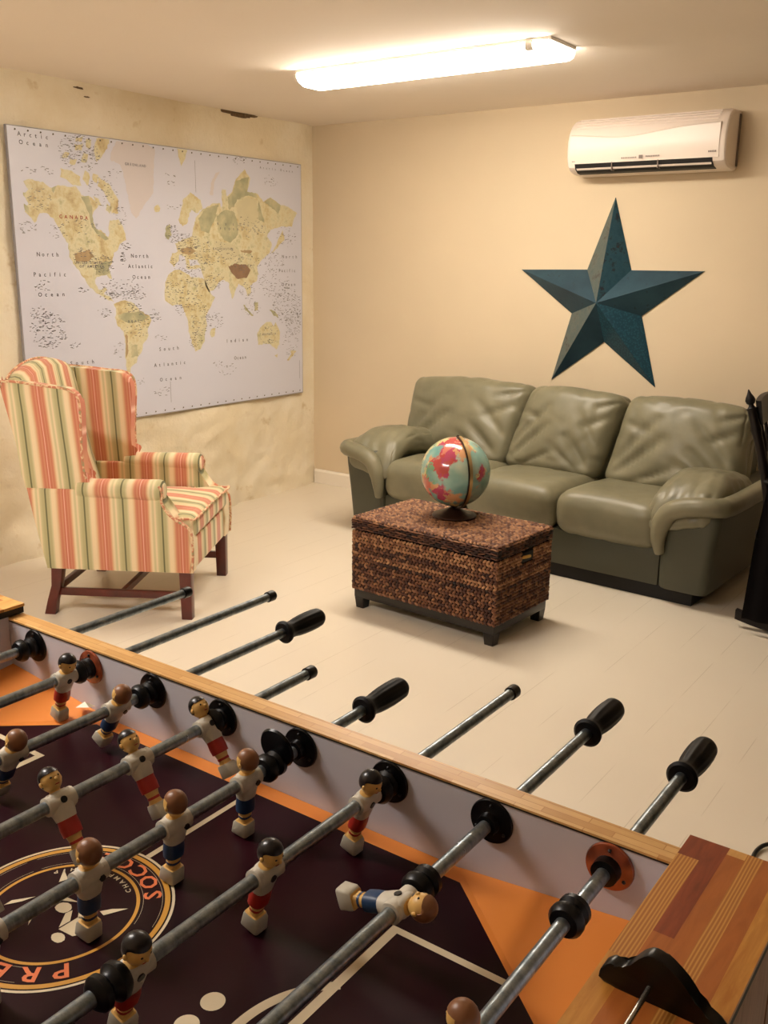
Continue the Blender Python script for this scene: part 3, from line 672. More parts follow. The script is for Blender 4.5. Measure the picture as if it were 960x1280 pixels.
for i, (x, w) in enumerate(((-0.615, 0.80), (0.055, 0.565), (0.665, 0.63))):
    sd = (-1, 0, 1)[i]
    cr = [(-0.85, -0.85, -0.2, 0.1, 0.030, 0.07), (-0.9, -0.6, -0.35, 0.5, 0.022, 0.06), (0.85, -0.85, 0.25, -0.1, 0.030, 0.07), (0.92, -0.4, 0.3, 0.45, 0.022, 0.06), (0.95, 0.5, 0.45, 0.1, 0.018, 0.06), (-0.95, 0.4, -0.5, 0.2, 0.018, 0.06),
          (0.7, -0.9, 0.0, -0.35, 0.02, 0.05), (-0.6, -0.95, 0.05, -0.5, 0.02, 0.05), (0.98, 0.85, 0.6, 0.6, 0.02, 0.05)]
    def dfm(p, nx, ny, nz, sd=sd, w=w):
        p.x -= (0.085 if sd == 0 else (0.085 if nx > 0 and sd < 0 else 0.07 if nx < 0 and sd > 0 else 0)) * (1 - nz) / 2 * (1 if sd == 0 else abs(nx))
        if nz > 0: p.z -= 0.018 * nx * nx * nz * (1 if sd == 0 else 0.6)
        if sd: 
            q = nx * sd
            if q > 0.3: p.z -= (q - 0.3) * 0.02
        p.y += 0.030 * (abs(nx) ** 3) * (1 if ny < 0 else 0)
        p.y -= 0.035 * (1 - nz) / 2 * (ny < 0)
        return p
    pillow('back_cushion', (w, 0.20, 0.475), 0.060, 'leather', sofa, puff=0.035, wr=0.009, wf=5.5, n=40, deform=dfm, loc=(x, 0.590, 0.620), rot=(radians(-13), radians((0, 1.0, 0)[i]), 0), seed=20 + i * 3, creases=cr)

# ------------------------------------------------------------------ woven chest
chest = empty('wicker_chest', (-2.057, 3.392, 0), radians(-3), 'woven seagrass storage chest with lid used as a coffee table', 'chest')
CW, CD = 0.372, 0.218
def stitch(m, tones, c, du, dv, dn, L, W, T, ang, tone):
    a = du * cos(ang) + dv * sin(ang); b = -du * sin(ang) + dv * cos(ang); k = len(m.v)
    for t, s_ in ((-1, 0.35), (-0.55, 0.92), (0.1, 1.0), (0.7, 0.8), (1, 0.3)):
        for p, q in ((-1, 0.0), (-0.4, 0.9), (0.4, 0.9), (1, 0.0)):
            m.v.append(c + a * (t * L) + b * (p * W * s_) + dn * (q * T * s_))
    for i in range(4):
        for j in range(3):
            x = k + i * 4 + j; m.f.append((x, x + 4, x + 5, x + 1)); m.m.append(0)
    m.f.append((k, k + 1, k + 2, k + 3)); m.m.append(0); m.f.append((k + 19, k + 18, k + 17, k + 16)); m.m.append(0)
    tones += [tone] * 20
rn = random.Random(3)
def weave(m, tones, o, du, dv, dn, lu, lv, pu, pv, tone_f, amp=0.62, hole=None):
    nu = round(lu / pu); nv = round(lv / pv)
    for j in range(nv):
        for i in range(nu):
            u = (i + 0.5 ) * lu / nu; v = (j + 0.5) * lv / nv
            if u > lu: continue
            if hole and hole(u, v): continue
            c = o + du * (u + rn.uniform(-.001, .001)) + dv * (v + rn.uniform(-.0008, .0008)) + dn * rn.uniform(-0.001, 0.0015)
            stitch(m, tones, c, du, dv, dn, pu * 0.60, pv * 0.42, 0.0080, (amp if j % 2 else -amp) + rn.uniform(-0.12, 0.12), tone_f(v / lv) + rn.uniform(-0.06, 0.06))
def add_tone(o, tones):
    a = o.data.attributes.new('tone', 'FLOAT', 'POINT'); a.data.foreach_set('value', tones)
V = Vector
def body_tone(t):   # from the bottom up: darker, mid, a tan band, brown, tan band on top
    return 0.36 if t < 0.18 else 0.30 if t < 0.5 else 0.10 if t < 0.56 else 0.62 if t < 0.66 else 0.30 if t < 0.82 else 0.62
Z0, Z1, Z2 = 0.088, 0.358, 0.418
body = MB().box(-CW + 0.006, CW - 0.006, -CD + 0.006, CD - 0.006, Z0, Z1, 0.01).build('chest_body', 'weave_back', chest)
hl = lambda u, v: abs(u - 0.235) < 0.048 and v > 0.185
faces_ = [(V((-CW, -CD, Z0)), V((1, 0, 0)), V((0, -1, 0)), 2 * CW, None), (V((CW, -CD, Z0)), V((0, 1, 0)), V((1, 0, 0)), 2 * CD, lambda u, v: abs(u - 0.235) < 0.045 and v > 0.218),
          (V((CW, CD, Z0)), V((-1, 0, 0)), V((0, 1, 0)), 2 * CW, None), (V((-CW, CD, Z0)), V((0, -1, 0)), V((-1, 0, 0)), 2 * CD, None)]
m = MB(); tones = []
for o_, du, dn, lu, h_ in faces_: weave(m, tones, o_ + dn * -0.004, du, V((0, 0, 1)), dn, lu, Z1 - Z0, 0.0172, 0.0135, body_tone, hole=h_)
o = m.build('woven_side', 'seagrass', chest, auto=None); add_tone(o, tones)
MB().box(-CW + 0.005, CW - 0.005, -CD + 0.005, CD - 0.005, Z1 + 0.002, Z2 - 0.004, 0.012).build('chest_lid', 'weave_back', chest)
m = MB(); tones = []
for o_, du, dn, lu, h_ in faces_:
    weave(m, tones, V((o_.x, o_.y, Z1 + 0.006)) + dn * -0.002, du, V((0, 0, 1)), dn, lu, 0.048, 0.030, 0.009, lambda t: 0.08 if t < 0.8 else 0.35, 0.15)
weave(m, tones, V((-CW, -CD, Z2 - 0.005)), V((1, 0, 0)), V((0, 1, 0)), V((0, 0, 1)), 2 * CW, 2 * CD, 0.0172, 0.0135, lambda t: 0.52)
o = m.build('woven_lid', 'seagrass', chest, auto=None); add_tone(o, tones)
m = MB(); m.box(-CW + 0.008, CW - 0.008, -CD + 0.008, CD - 0.008, 0.05, Z0 - 0.001, 0.003); m.build('base_frame', 'black_wood', chest)
for sx in (-1, 1):
    for sy in (-1, 1):
        m = MB(); cx_, cy_ = sx * (CW - 0.034), sy * (CD - 0.034)
        m.loft([rrect(cx_, cy_, 0.021, 0.021, 0.003, 0.0, 1), rrect(cx_, cy_, 0.026, 0.026, 0.003, 0.0495, 1)]); m.build('foot', 'black_wood', chest)
m = MB(); m.box(CW - 0.004, CW + 0.001, -0.028, 0.062, 0.312, 0.352, 0.002); hd = m.build('handle_opening', 'dark_base', chest)
m = MB(); m.tube(smoothcurve([(CW - 0.002, -0.022, 0.334), (CW + 0.012, -0.016, 0.338), (CW + 0.016, 0.0, 0.338), (CW + 0.013, 0.012, 0.336)], 4), 0.0065, 10); m.build('handle_peg', 'tan_wrap', chest)

# ------------------------------------------------------------------ globe
gl = empty('globe', (-2.085, 3.462, 0.4225), 0, 'old desk globe with bright countries standing on the woven chest', 'globe')
R = 0.151; GC = V((0, 0, 0.196))
MB().lathe([(0.001, 0), (0.094, 0), (0.097, 0.004), (0.094, 0.008), (0.07, 0.016), (0.035, 0.030), (0.016, 0.040), (0.010, 0.046), (0.001, 0.046)], 40).build('globe_base', 'globe_base', gl)
MB().sphere((0, 0, 0), R, 64, 40).build('globe_ball', 'globe_print', gl, auto=None, loc=GC)
d = V((0.809, -0.588, 0)); side = V((-d.y, d.x, 0)); 
def arc(r0, r1, w0, w1, a0, a1, n=48):
    m = MB(); rings = []
    for i in range(n + 1):
        a = radians(a0 + (a1 - a0) * i / n); e = d * sin(a) + V((0, 0, 1)) * cos(a)
        rings.append([GC + e * r0 + side * w0, GC + e * r1 + side * w0, GC + e * r1 + side * w1, GC + e * r0 + side * w1])
    m.loft(rings); return m
arc(R + 0.004, R + 0.008, -0.001, 0.013, 6, 176).build('meridian_arm', 'brass_light', gl)
arc(R + 0.003, R + 0.010, -0.006, -0.0015, 4, 180).build('meridian_edge', 'brass_dark', gl)
MB().sphere(tuple(GC + (d * sin(radians(6)) + V((0, 0, 1)) * cos(radians(6))) * (R + 0.008)), 0.006, 12, 8).build('pivot_knob', 'brass_dark', gl)

# ------------------------------------------------------------------ striped wing chair
AC_ = V((-2.903, 2.632, 0)); ang = radians(31); fdir = V((cos(ang), sin(ang), 0)); ldir = V((-sin(ang), cos(ang), 0))
ch = empty('wing_chair', AC_ - fdir * 0.30 + ldir * 0.325, ang, 'high-backed wing armchair in orange, cream and green stripes', 'armchair')
HWD = 0.33
for s_ in (-1, 1):
    y_out, y_in = s_ * HWD, s_ * 0.245
    side_pts = [(-0.292, 0.208), (0.336, 0.208), (0.342, 0.30), (0.338, 0.385), (0.318, 0.412), (0.285, 0.432), (0.25, 0.462), (0.225, 0.50), (0.212, 0.535), (0.20, 0.56), (-0.355, 0.56), (-0.345, 0.52), (-0.318, 0.36)]
    m = MB(); m.prism(side_pts, min(y_out, y_in), max(y_out, y_in), 'Y', b=0.012); m.build('side_panel', 'stripe_x', ch)
    # rolled arm
    m = MB(); rings = []
    for x, r in ((-0.14, 0.040), (-0.10, 0.043), (0.02, 0.045), (0.16, 0.047), (0.205, 0.047), (0.218, 0.043), (0.222, 0.034)):
        rings.append([(x, s_ * 0.293 + r * 1.12 * cos(2 * pi * j / 20), 0.556 + r * sin(2 * pi * j / 20)) for j in range(20)])
    m.loft(rings); m.build('arm_roll', 'stripe_x', ch)
    # wing
    wp = curve2([(-0.350, 0.52), (-0.385, 0.74), (-0.432, 0.975), (-0.415, 1.00), (-0.33, 0.997), (-0.22, 0.985), (-0.150, 0.978), (-0.108, 0.955), (-0.095, 0.90), (-0.099, 0.81), (-0.104, 0.71), (-0.100, 0.62), (-0.075, 0.575), (-0.10, 0.54), (-0.2, 0.53)], 4)
    m = MB(); a, b = sorted((s_ * 0.262, s_ * 0.322)); m.prism(wp, a, b, 'Y', b=0.022, seg=4)
    for v in m.v:   # wings splay outward towards their front edge
        t = max(0, min(1, (v.x + 0.40) / 0.30)) * max(0, min(1, (v.z - 0.58) / 0.3)); v.y += s_ * 0.022 * t - s_ * 0.008 * max(0, (v.z - 0.6))
    m.build('wing', 'stripe_wing', ch)
    pp = [V((p[0], s_ * 0.331, p[1])) for p in wp]
    path = [V((x, s_ * (0.322 + 0.022 * max(0, min(1, (x + 0.40) / 0.30)) * max(0, min(1, (z - 0.58) / 0.3)) - 0.008 * max(0, z - 0.6)), z)) for x, z in wp[8:46]]
    MB().tube(path, 0.0055, 8).build('piping', 'piping_cloth', ch)
    fr_ = smoothcurve([(0.214, s_ * 0.335, 0.585), (0.226, s_ * 0.334, 0.553), (0.222, s_ * 0.334, 0.515), (0.248, s_ * 0.334, 0.468), (0.286, s_ * 0.334, 0.437), (0.325, s_ * 0.334, 0.414), (0.343, s_ * 0.334, 0.385), (0.346, s_ * 0.334, 0.30), (0.340, s_ * 0.334, 0.215)], 5)
    MB().tube(fr_, 0.0055, 8).build('piping', 'piping_cloth', ch)
    sp_ = curve2([(0.226 + 0, 0.0)], 1) if False else None
    m = MB(); m.lathe([(0.001, 0.0), (0.030, 0.0), (0.034, -0.004)], 20, (0.226, s_ * 0.293, 0.556), 'X'); m.build('arm_facing', 'stripe_y', ch)
m = MB(); m.box(-0.29, 0.333, -0.25, 0.25, 0.209, 0.345, 0.012); m.build('seat_frame', 'stripe_y', ch)
def dfm(p, nx, ny, nz):
    if nx > 0.55: p.y *= 1 + 0.28 * min(1, (nx - 0.55) / 0.25)
    if nz > 0: p.z += 0.018 * (1 - nx * nx) * (1 - ny * ny)
    return p
pillow('seat_cushion', (0.565, 0.47, 0.105), 0.035, 'stripe_y', ch, puff=0.008, wr=0.003, n=24, deform=dfm, loc=(0.065, 0, 0.398))
path = smoothcurve([(0.0, -0.232, 0.446), (0.18, -0.236, 0.447), (0.24, -0.30, 0.443), (0.325, -0.30, 0.440), (0.352, -0.285, 0.440), (0.352, 0, 0.444), (0.352, 0.285, 0.440), (0.325, 0.30, 0.440), (0.24, 0.30, 0.443), (0.18, 0.236, 0.447), (0, 0.232, 0.446)], 5)
MB().tube(path, 0.005, 8).build('piping', 'piping_cloth', ch)
rings = []
for i in range(17):
    y = -0.275 + 0.55 * i / 16; q = y / 0.275; zt = 1.005 + 0.060 * (1 - q * q) ** 0.8; bl = 0.035 * (1 - q ** 4)
    rings.append([(-0.292, y, 0.215), (-0.318, y, 0.36), (-0.345, y, 0.52), (-0.388, y, 0.75), (-0.430, y, zt - 0.05), (-0.434, y, zt - 0.02), (-0.420, y, zt - 0.004), (-0.395, y, zt), (-0.375, y, zt - 0.006), (-0.36 + bl * 0.2, y, zt - 0.030),
                  (-0.345 + bl * 0.4, y, 0.90), (-0.325 + bl * 0.5, y, 0.75), (-0.295 + bl * 0.5, y, 0.60), (-0.265 + bl * 0.4, y, 0.50), (-0.24, y, 0.42), (-0.22, y, 0.30), (-0.22, y, 0.215)])
m = MB(); m.loft(rings); m.build('backrest', 'stripe_y', ch, auto=60)
path = [V((-0.425, -0.275 + 0.55 * i / 24, 1.003 + 0.060 * max(0, 1 - ((-0.275 + 0.55 * i / 24) / 0.275) ** 2) ** 0.8)) for i in range(25)]
MB().tube(path, 0.0055, 8).build('piping', 'piping_cloth', ch)
for s_ in (-1, 1):
    y = s_ * 0.300
    m = MB(); m.loft([rrect(0.305, y, 0.023, 0.023, 0.004, 0.0, 2), rrect(0.305, y, 0.026, 0.026, 0.004, 0.209, 2)]); m.build('front_leg', 'mahogany', ch)
    m = MB(); m.loft([rrect(-0.298, y, 0.024, 0.022, 0.004, 0.0, 2), rrect(-0.285, y, 0.021, 0.021, 0.004, 0.06, 2), rrect(-0.262, y, 0.021, 0.022, 0.004, 0.13, 2), rrect(-0.252, y, 0.025, 0.024, 0.004, 0.209, 2)]); m.build('rear_leg', 'mahogany', ch)
    m = MB(); m.box(-0.265, 0.284, y - 0.010, y + 0.010, 0.085, 0.118, 0.003); m.build('side_stretcher', 'mahogany', ch)
MB().box(0.01, 0.032, -0.29, 0.29, 0.087, 0.115, 0.003).build('cross_stretcher', 'mahogany', ch)
MB().box(-0.272, -0.252, -0.28, 0.28, 0.10, 0.13, 0.003).build('rear_stretcher', 'mahogany', ch)

# ------------------------------------------------------------------ dark rocking chair at the right edge
rc = empty('rocking_chair', (-0.75, 4.21, 0), 0, 'very dark wooden rocking chair with turned finials, right of the sofa', 'chair')
def turned(m, p0, p1, r, n=12, bulbs=((0.2, 1.35), (0.5, 1.0), (0.8, 1.35))):
    p0, p1 = V(p0), V(p1); N = 24; path = [p0.lerp(p1, i / N) for i in range(N + 1)]
    rad = [r * (0.75 + sum((k - 0.75) * math.exp(-(((i / N) - t) / 0.07) ** 2) for t, k in bulbs)) for i in range(N + 1)]
    m.tube(path, rad, n); return m
for s_ in (-1, 1):
    y = s_ * 0.21
    m = MB(); turned(m, (-0.20, y, 0.06), (-0.14, y, 0.42), 0.020)
    m.tube(smoothcurve([(-0.14, y, 0.40), (-0.165, y, 0.55), (-0.20, y, 0.70), (-0.245, y, 0.85), (-0.272, y, 0.935)], 6), [0.019 + 0.004 * (i % 6 == 0) for i in range(25)], 12)
    p = V((-0.272, y, 0.935)); dd = V((-0.29, 0, 0.96)).normalized()
    dd = (V((-0.292, y, 1.008)) - p).normalized()
    prof_ = [(0.0, 0.017), (0.008, 0.011), (0.014, 0.010), (0.020, 0.017), (0.032, 0.021), (0.044, 0.017), (0.058, 0.009), (0.076, 0.002)]
    m.tube([p + dd * t for t, r in prof_], [r for t, r in prof_], 12); m.build('back_post', 'near_black_wood', rc)
    m = MB(); turned(m, (0.20, y, 0.055), (0.16, y, 0.42), 0.020); turned(m, (0.16, y, 0.42), (0.15, y, 0.62), 0.017); m.build('front_post', 'near_black_wood', rc)
    m = MB(); m.tube(smoothcurve([(-0.185, y, 0.645), (-0.05, y * 1.05, 0.64), (0.10, y * 1.12, 0.635), (0.20, y * 1.14, 0.63)], 5), 0.022, 10, flat=(1.3, 0.6)); m.build('armrest', 'near_black_wood', rc)
    rk = [(-0.245 + 0.72 * i / 20, 0.032 + 0.55 * ((i / 20 - 0.42) ** 2) * 0.36) for i in range(21)]
    m = MB(); m.loft([[(x, y - 0.013, z - 0.030), (x, y + 0.013, z - 0.030), (x, y + 0.013, z + 0.012), (x, y - 0.013, z + 0.012)] for x, z in rk])
    m.build('rocker', 'near_black_wood', rc)
    m = MB(); turned(m, (-0.18, y, 0.22), (0.18, y, 0.20), 0.013); m.build('side_stretcher', 'near_black_wood', rc)
m = MB(); rings = []
for i in range(13):
    y = -0.20 + 0.40 * i / 12; q = 1 - (y / 0.20) ** 2
    rings.append([(-0.262 - 0.02 * q, y, 0.965 + 0.012 * q), (-0.240 - 0.02 * q, y, 0.965 + 0.012 * q), (-0.222 - 0.02 * q, y, 0.868), (-0.244 - 0.02 * q, y, 0.868)])
m.loft(rings); m.build('crest_rail', 'near_black_wood', rc, auto=30)
for i in range(5):
    y = -0.13 + 0.065 * i; m = MB(); turned(m, (-0.145, y, 0.43), (-0.250, y, 0.875), 0.010); m.build('spindle', 'near_black_wood', rc)
MB().box(-0.20, 0.23, -0.235, 0.235, 0.405, 0.44, 0.014, seg=3).build('seat', 'near_black_wood', rc)
# made-up dark cloth over the near armrest, added to deepen the dark gap
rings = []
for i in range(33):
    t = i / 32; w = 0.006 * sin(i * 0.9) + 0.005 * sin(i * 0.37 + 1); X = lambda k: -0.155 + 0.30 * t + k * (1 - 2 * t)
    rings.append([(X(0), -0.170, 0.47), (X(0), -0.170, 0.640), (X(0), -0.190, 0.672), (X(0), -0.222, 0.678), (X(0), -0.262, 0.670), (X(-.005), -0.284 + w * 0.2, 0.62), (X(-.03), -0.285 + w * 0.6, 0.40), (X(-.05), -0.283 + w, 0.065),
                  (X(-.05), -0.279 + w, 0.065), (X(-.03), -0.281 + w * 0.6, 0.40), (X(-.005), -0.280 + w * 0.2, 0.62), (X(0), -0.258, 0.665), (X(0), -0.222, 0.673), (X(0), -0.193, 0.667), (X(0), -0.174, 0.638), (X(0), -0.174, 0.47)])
m = MB(); m.loft(rings); tag(m.build('dark_fill_cloth', 'dark_fill', None, loc=(-0.75, 4.21, 0)), 'added black cloth deepening the dark gap at the near arm of the dark rocking chair', 'cloth')
m = MB(); turned(m, (0.185, -0.19, 0.22), (0.185, 0.19, 0.22), 0.013); m.build('front_stretcher', 'near_black_wood', rc)
m = MB(); turned(m, (-0.175, -0.19, 0.24), (-0.175, 0.19, 0.24), 0.013); m.build('rear_stretcher', 'near_black_wood', rc)

# ------------------------------------------------------------------ power cord on the floor
pw = empty('power_cord', (-0.30, 2.40, 0), 0, 'black power cord and plug lying on the floor beyond the table end', 'cord')
path = smoothcurve([(-0.25, 1.95, 0.0055), (-0.36, 2.12, 0.0055), (-0.446, 2.263, 0.0055), (-0.470, 2.335, 0.0055), (-0.462, 2.388, 0.010), (-0.436, 2.416, 0.014)], 6)
MB().tube([p - V((-0.30, 2.40, 0)) for p in path], 0.0055, 10).build('cord', 'cable_black', pw)
MB().tube([V((-0.438, 2.414, 0.014)) - V((-0.30, 2.40, 0)), V((-0.425, 2.423, 0.014)) - V((-0.30, 2.40, 0)), V((-0.37, 2.45, 0.014)) - V((-0.30, 2.40, 0)), V((-0.355, 2.456, 0.014)) - V((-0.30, 2.40, 0))], [0.007, 0.011, 0.013, 0.011], 12).build('plug', 'cable_black', pw)
path = smoothcurve([(-0.356, 2.456, 0.014), (-0.28, 2.48, 0.008), (-0.15, 2.50, 0.0055), (0.1, 2.62, 0.0055)], 6)
MB().tube([p - V((-0.30, 2.40, 0)) for p in path], 0.0055, 10).build('cord', 'cable_black', pw)

# ------------------------------------------------------------------ table football
TX, TY = -0.835, 0.55
tb = empty('foosball_table', (TX, TY, 0), 0, 'table football game with maroon pitch and steel player rods', 'game table')
def T(m): 
    for v in m.v: v.x -= TX; v.y -= TY
    return m
IX0, IX1, IY0, IY1 = -1.42, -0.25, 0.214, 0.886
ZF = 0.77; ZR = 0.88; ZROD = 0.85
SH = [[(-0.89, 0.597), (-0.87, 0.588), (-0.874, 0.578)], [(-0.889, 0.515), (-0.889, 0.526), (-0.873, 0.546), (-0.878, 0.532)], [(-0.845, 0.558), (-0.847, 0.566), (-0.825, 0.569)], [(-0.793, 0.573), (-0.785, 0.584), (-0.771, 0.595), (-0.784, 0.571)], [(-0.805, 0.527), (-0.804, 0.554), (-0.79, 0.554), (-0.778, 0.537), (-0.783, 0.529)], [(-0.807, 0.529), (-0.821, 0.548), (-0.819, 0.556), (-0.806, 0.543)], [(-0.82, 0.566), (-0.816, 0.572), (-0.787, 0.552), (-0.804, 0.552)], [(-0.846, 0.529), (-0.844, 0.522), (-0.837, 0.511), (-0.847, 0.52)], [(-0.823, 0.558), (-0.821, 0.555), (-0.821, 0.551), (-0.823, 0.547), (-0.828, 0.545), (-0.834, 0.545), (-0.839, 0.547), (-0.841, 0.551), (-0.841, 0.555), (-0.839, 0.558), (-0.834, 0.561), (-0.828, 0.561)], [(-0.788, 0.523), (-0.785, 0.52), (-0.785, 0.516), (-0.787, 0.513), (-0.791, 0.512), (-0.796, 0.512), (-0.8, 0.514), (-0.803, 0.517), (-0.803, 0.52), (-0.801, 0.523), (-0.797, 0.525), (-0.792, 0.525)]]
m = MB(); m.box(IX0 + .001, IX1 - .001, IY0 + .001, IY1 - .001, ZF - 0.012, ZF, m=0)
CX, CY = -0.829, 0.548
def flat(m, pts, z, mi): m.add([(x, y, z) for x, y in pts], [tuple(range(len(pts)))], mi)
def ring(m, cx, cy, r0, r1, z, mi, a0=0, a1=360, n=96):
    vs = []; 
    for i in range(n + 1):
        a = radians(a0 + (a1 - a0) * i / n); vs += [(cx + r0 * cos(a), cy + r0 * sin(a), z), (cx + r1 * cos(a), cy + r1 * sin(a), z)]
    m.add(vs, [(2 * i, 2 * i + 1, 2 * i + 3, 2 * i + 2) for i in range(n)], mi)
yT = 0.860; yB = 2 * CY - yT
flat(m, [(-0.494, yT), (-1.164, yT), (IX0 + .002, 0.655), (IX0 + .002, 2 * CY - 0.655), (-1.164, yB), (-0.494, yB), (IX1 - .002, 2 * CY - 0.655), (IX1 - .002, 0.655)], ZF + 0.0004, 1)
z1, z2, z3 = ZF + 0.0008, ZF + 0.0011, ZF + 0.0014
for sx in (-1, 1):       # penalty boxes, arcs, spots on both halves
    X = lambda x: CX + sx * (x - CX)
    flat(m, [(X(-0.514), 0.345), (X(-0.503), 0.345), (X(-0.503), 0.751), (X(-0.514), 0.751)][::sx], z1, 2)
    for ya, yb in ((0.742, 0.751), (0.345, 0.354)):
        flat(m, [(X(-0.503), ya), (X(-0.365), ya), (X(-0.365), yb), (X(-0.503), yb)], z1, 2)
    ring(m, X(-0.432), CY, 0.115, 0.126, z1 - 0.0002, 2, (180 - 53 if sx > 0 else -53), (180 + 53 if sx > 0 else 53), 40)
    ring(m, X(-0.593), CY + 0.004, 0.0001, 0.0125, z1, 2, 0, 360, 24)
    ring(m, X(-0.592), CY - 0.032, 0.0001, 0.0125, z1, 2, 0, 360, 24)
flat(m, [(CX - 0.004, CY + 0.126), (CX + 0.004, CY + 0.126), (CX + 0.004, yT), (CX - 0.004, yT)], z1, 2)
flat(m, [(CX - 0.004, CY - 0.126), (CX + 0.004, CY - 0.126), (CX + 0.004, yB), (CX - 0.004, yB)], z1, 2)
ring(m, CX, CY, 0.1225, 0.1258, z1, 2); ring(m, CX, CY, 0.1145, 0.1205, z1, 3); ring(m, CX, CY, 0.0825, 0.0865, z1, 3)
for a0 in (22, -196):
    ring(m, CX, CY, 0.0900, 0.0904, z1, 4, a0, a0 + 136 + 0, 60); ring(m, CX, CY, 0.1115, 0.1119, z1, 4, a0, a0 + 136, 60)
for p_ in SH: flat(m, p_, z2, 2)
def arc_text(m, s_, r, a0, a1, size, outward, mi, z):
    n = len(s_)
    for i, c_ in enumerate(s_):
        tv, tf, w = text_faces(c_, size, 0.02); a = radians(a0 + (a1 - a0) * i / (n - 1)); rad = V((cos(a), sin(a))); up = rad if outward else -rad; rt = V((up.y, -up.x)); c0 = V((CX, CY)) + rad * r
        m.add([tuple(c0 + rt * ((x_ - w / 2) * 1.15) + up * (y_ - size * 0.35)) + (z,) for x_, y_ in tv], tf, mi)
arc_text(m, 'PREMIER', 0.1005, -36, -146, 0.030, True, 5, z2)
arc_text(m, 'SOCCER', 0.1005, 52, 126, 0.028, False, 5, z2)
arc_text(m, 'CHAMPIONSHIP', 0.0755, 64, 148, 0.0085, False, 2, z2)
pf = T(m).build('playfield', ['field_orange', 'field_maroon', 'field_white', 'field_gold', 'field_white', 'field_letter'], tb, smooth=False)
for v_ in pf.data.polygons: pass
for sx in (-1, 1):
    for sy in (-1, 1):
        X = lambda x: -0.835 + sx * (x + 0.835); Y = lambda y: TY + sy * (y - TY)
        m = MB(); m.add([(X(-0.51), Y(0.8855), ZF + .0002), (X(-0.2505), Y(0.660), ZF + .0002), (X(-0.2505), Y(0.8855), ZF + 0.028), (X(-0.2505), Y(0.8855), ZF + .0002)], [(0, 1, 2), (0, 3, 1), (1, 3, 2), (0, 2, 3)])
        T(m).build('corner_ramp', 'field_orange', tb, smooth=False)
for sy in (-1, 1):
    Y = lambda y: TY + sy * (y - TY)
    def bx(x0, x1, ya, yb, z0, z1, name, mat, b=0.0):
        a, c = sorted((Y(ya), Y(yb))); return T(MB().box(x0, x1, a, c, z0, z1, b)).build(name, mat, tb, smooth=bool(b))
    bx(-1.53, -0.148, 0.8885, 0.916, 0.60, 0.8765, 'side_panel', 'cabinet_woodgrain', 0.001)
    bx(IX0 - .03, IX1 + .03, 0.8858, 0.8884, 0.74, 0.8762, 'inner_lining', 'side_laminate')
    bx(IX0 - .03, IX1 + .03, 0.8850, 0.9165, 0.8766, 0.8786, 'edge_strip', 'laminate_edge')
    bx(-1.50, -0.18, 0.8850, 0.9165, 0.8788, 0.8815, 'side_rail', 'rail_veneer')
for sx in (-1, 1):
    X = lambda x: -0.835 + sx * (x + 0.835)
    a, b = sorted((X(-0.247), X(-0.149))); T(MB().box(a, b, 0.213, 0.8875, 0.60, 0.8835, 0.001)).build('end_panel', 'cabinet_woodgrain', tb)
    a, b = sorted((X(-0.2498), X(-0.2475))); T(MB().box(a, b, 0.215, 0.885, 0.74, 0.8835)).build('inner_lining', 'side_laminate', tb, smooth=False)
    # butcher-block end board: glued strips
    a, b = sorted((X(-0.249), X(-0.140))); m = MB(); m.box(a, b, 0.180, 0.9165, 0.8838, 0.8985, 0.0012, 4)
    E5 = 5 if sx > 0 else 0
    strips = [(-0.2495, -0.2275, [(0.180, 0.70, 1), (0.70, 0.878, 3), (0.878, 0.918, E5)]), (-0.2275, -0.208, [(0.180, 0.60, 0), (0.60, 0.748, 2), (0.748, 0.918, E5)]), (-0.208, -0.190, [(0.180, 0.905, 2), (0.905, 0.918, 0)]),
              (-0.190, -0.1745, [(0.180, 0.918, 3)]), (-0.1745, -0.158, [(0.180, 0.918, 2)]), (-0.158, -0.1395, [(0.180, 0.918, 1)])]
    for xa, xb, segs in strips:
        c, d_ = sorted((X(xa), X(xb)))
        for ya, yb, mi in segs: m.box(c, d_, ya, yb, 0.8990 - 0.004, 0.9000, 0, mi)
    T(m).build('end_board', ['oak_pale', 'oak_gold', 'oak_orange', 'oak_grain', 'laminate_edge', 'wood_red'], tb, smooth=False)
    for sy in (-1, 1):
        xc = X(-0.20); yc = TY + sy * 0.315
        T(MB().loft([rrect(xc, yc, 0.032, 0.032, 0.004, 0.0, 2), rrect(xc, yc, 0.045, 0.045, 0.004, 0.599, 2)])).build('leg', 'cabinet_woodgrain', tb)
T(MB().box(IX0 - 0.0, IX1, IY0, IY1, 0.61, 0.62)).build('bottom_panel', 'cabinet_woodgrain', tb, smooth=False)

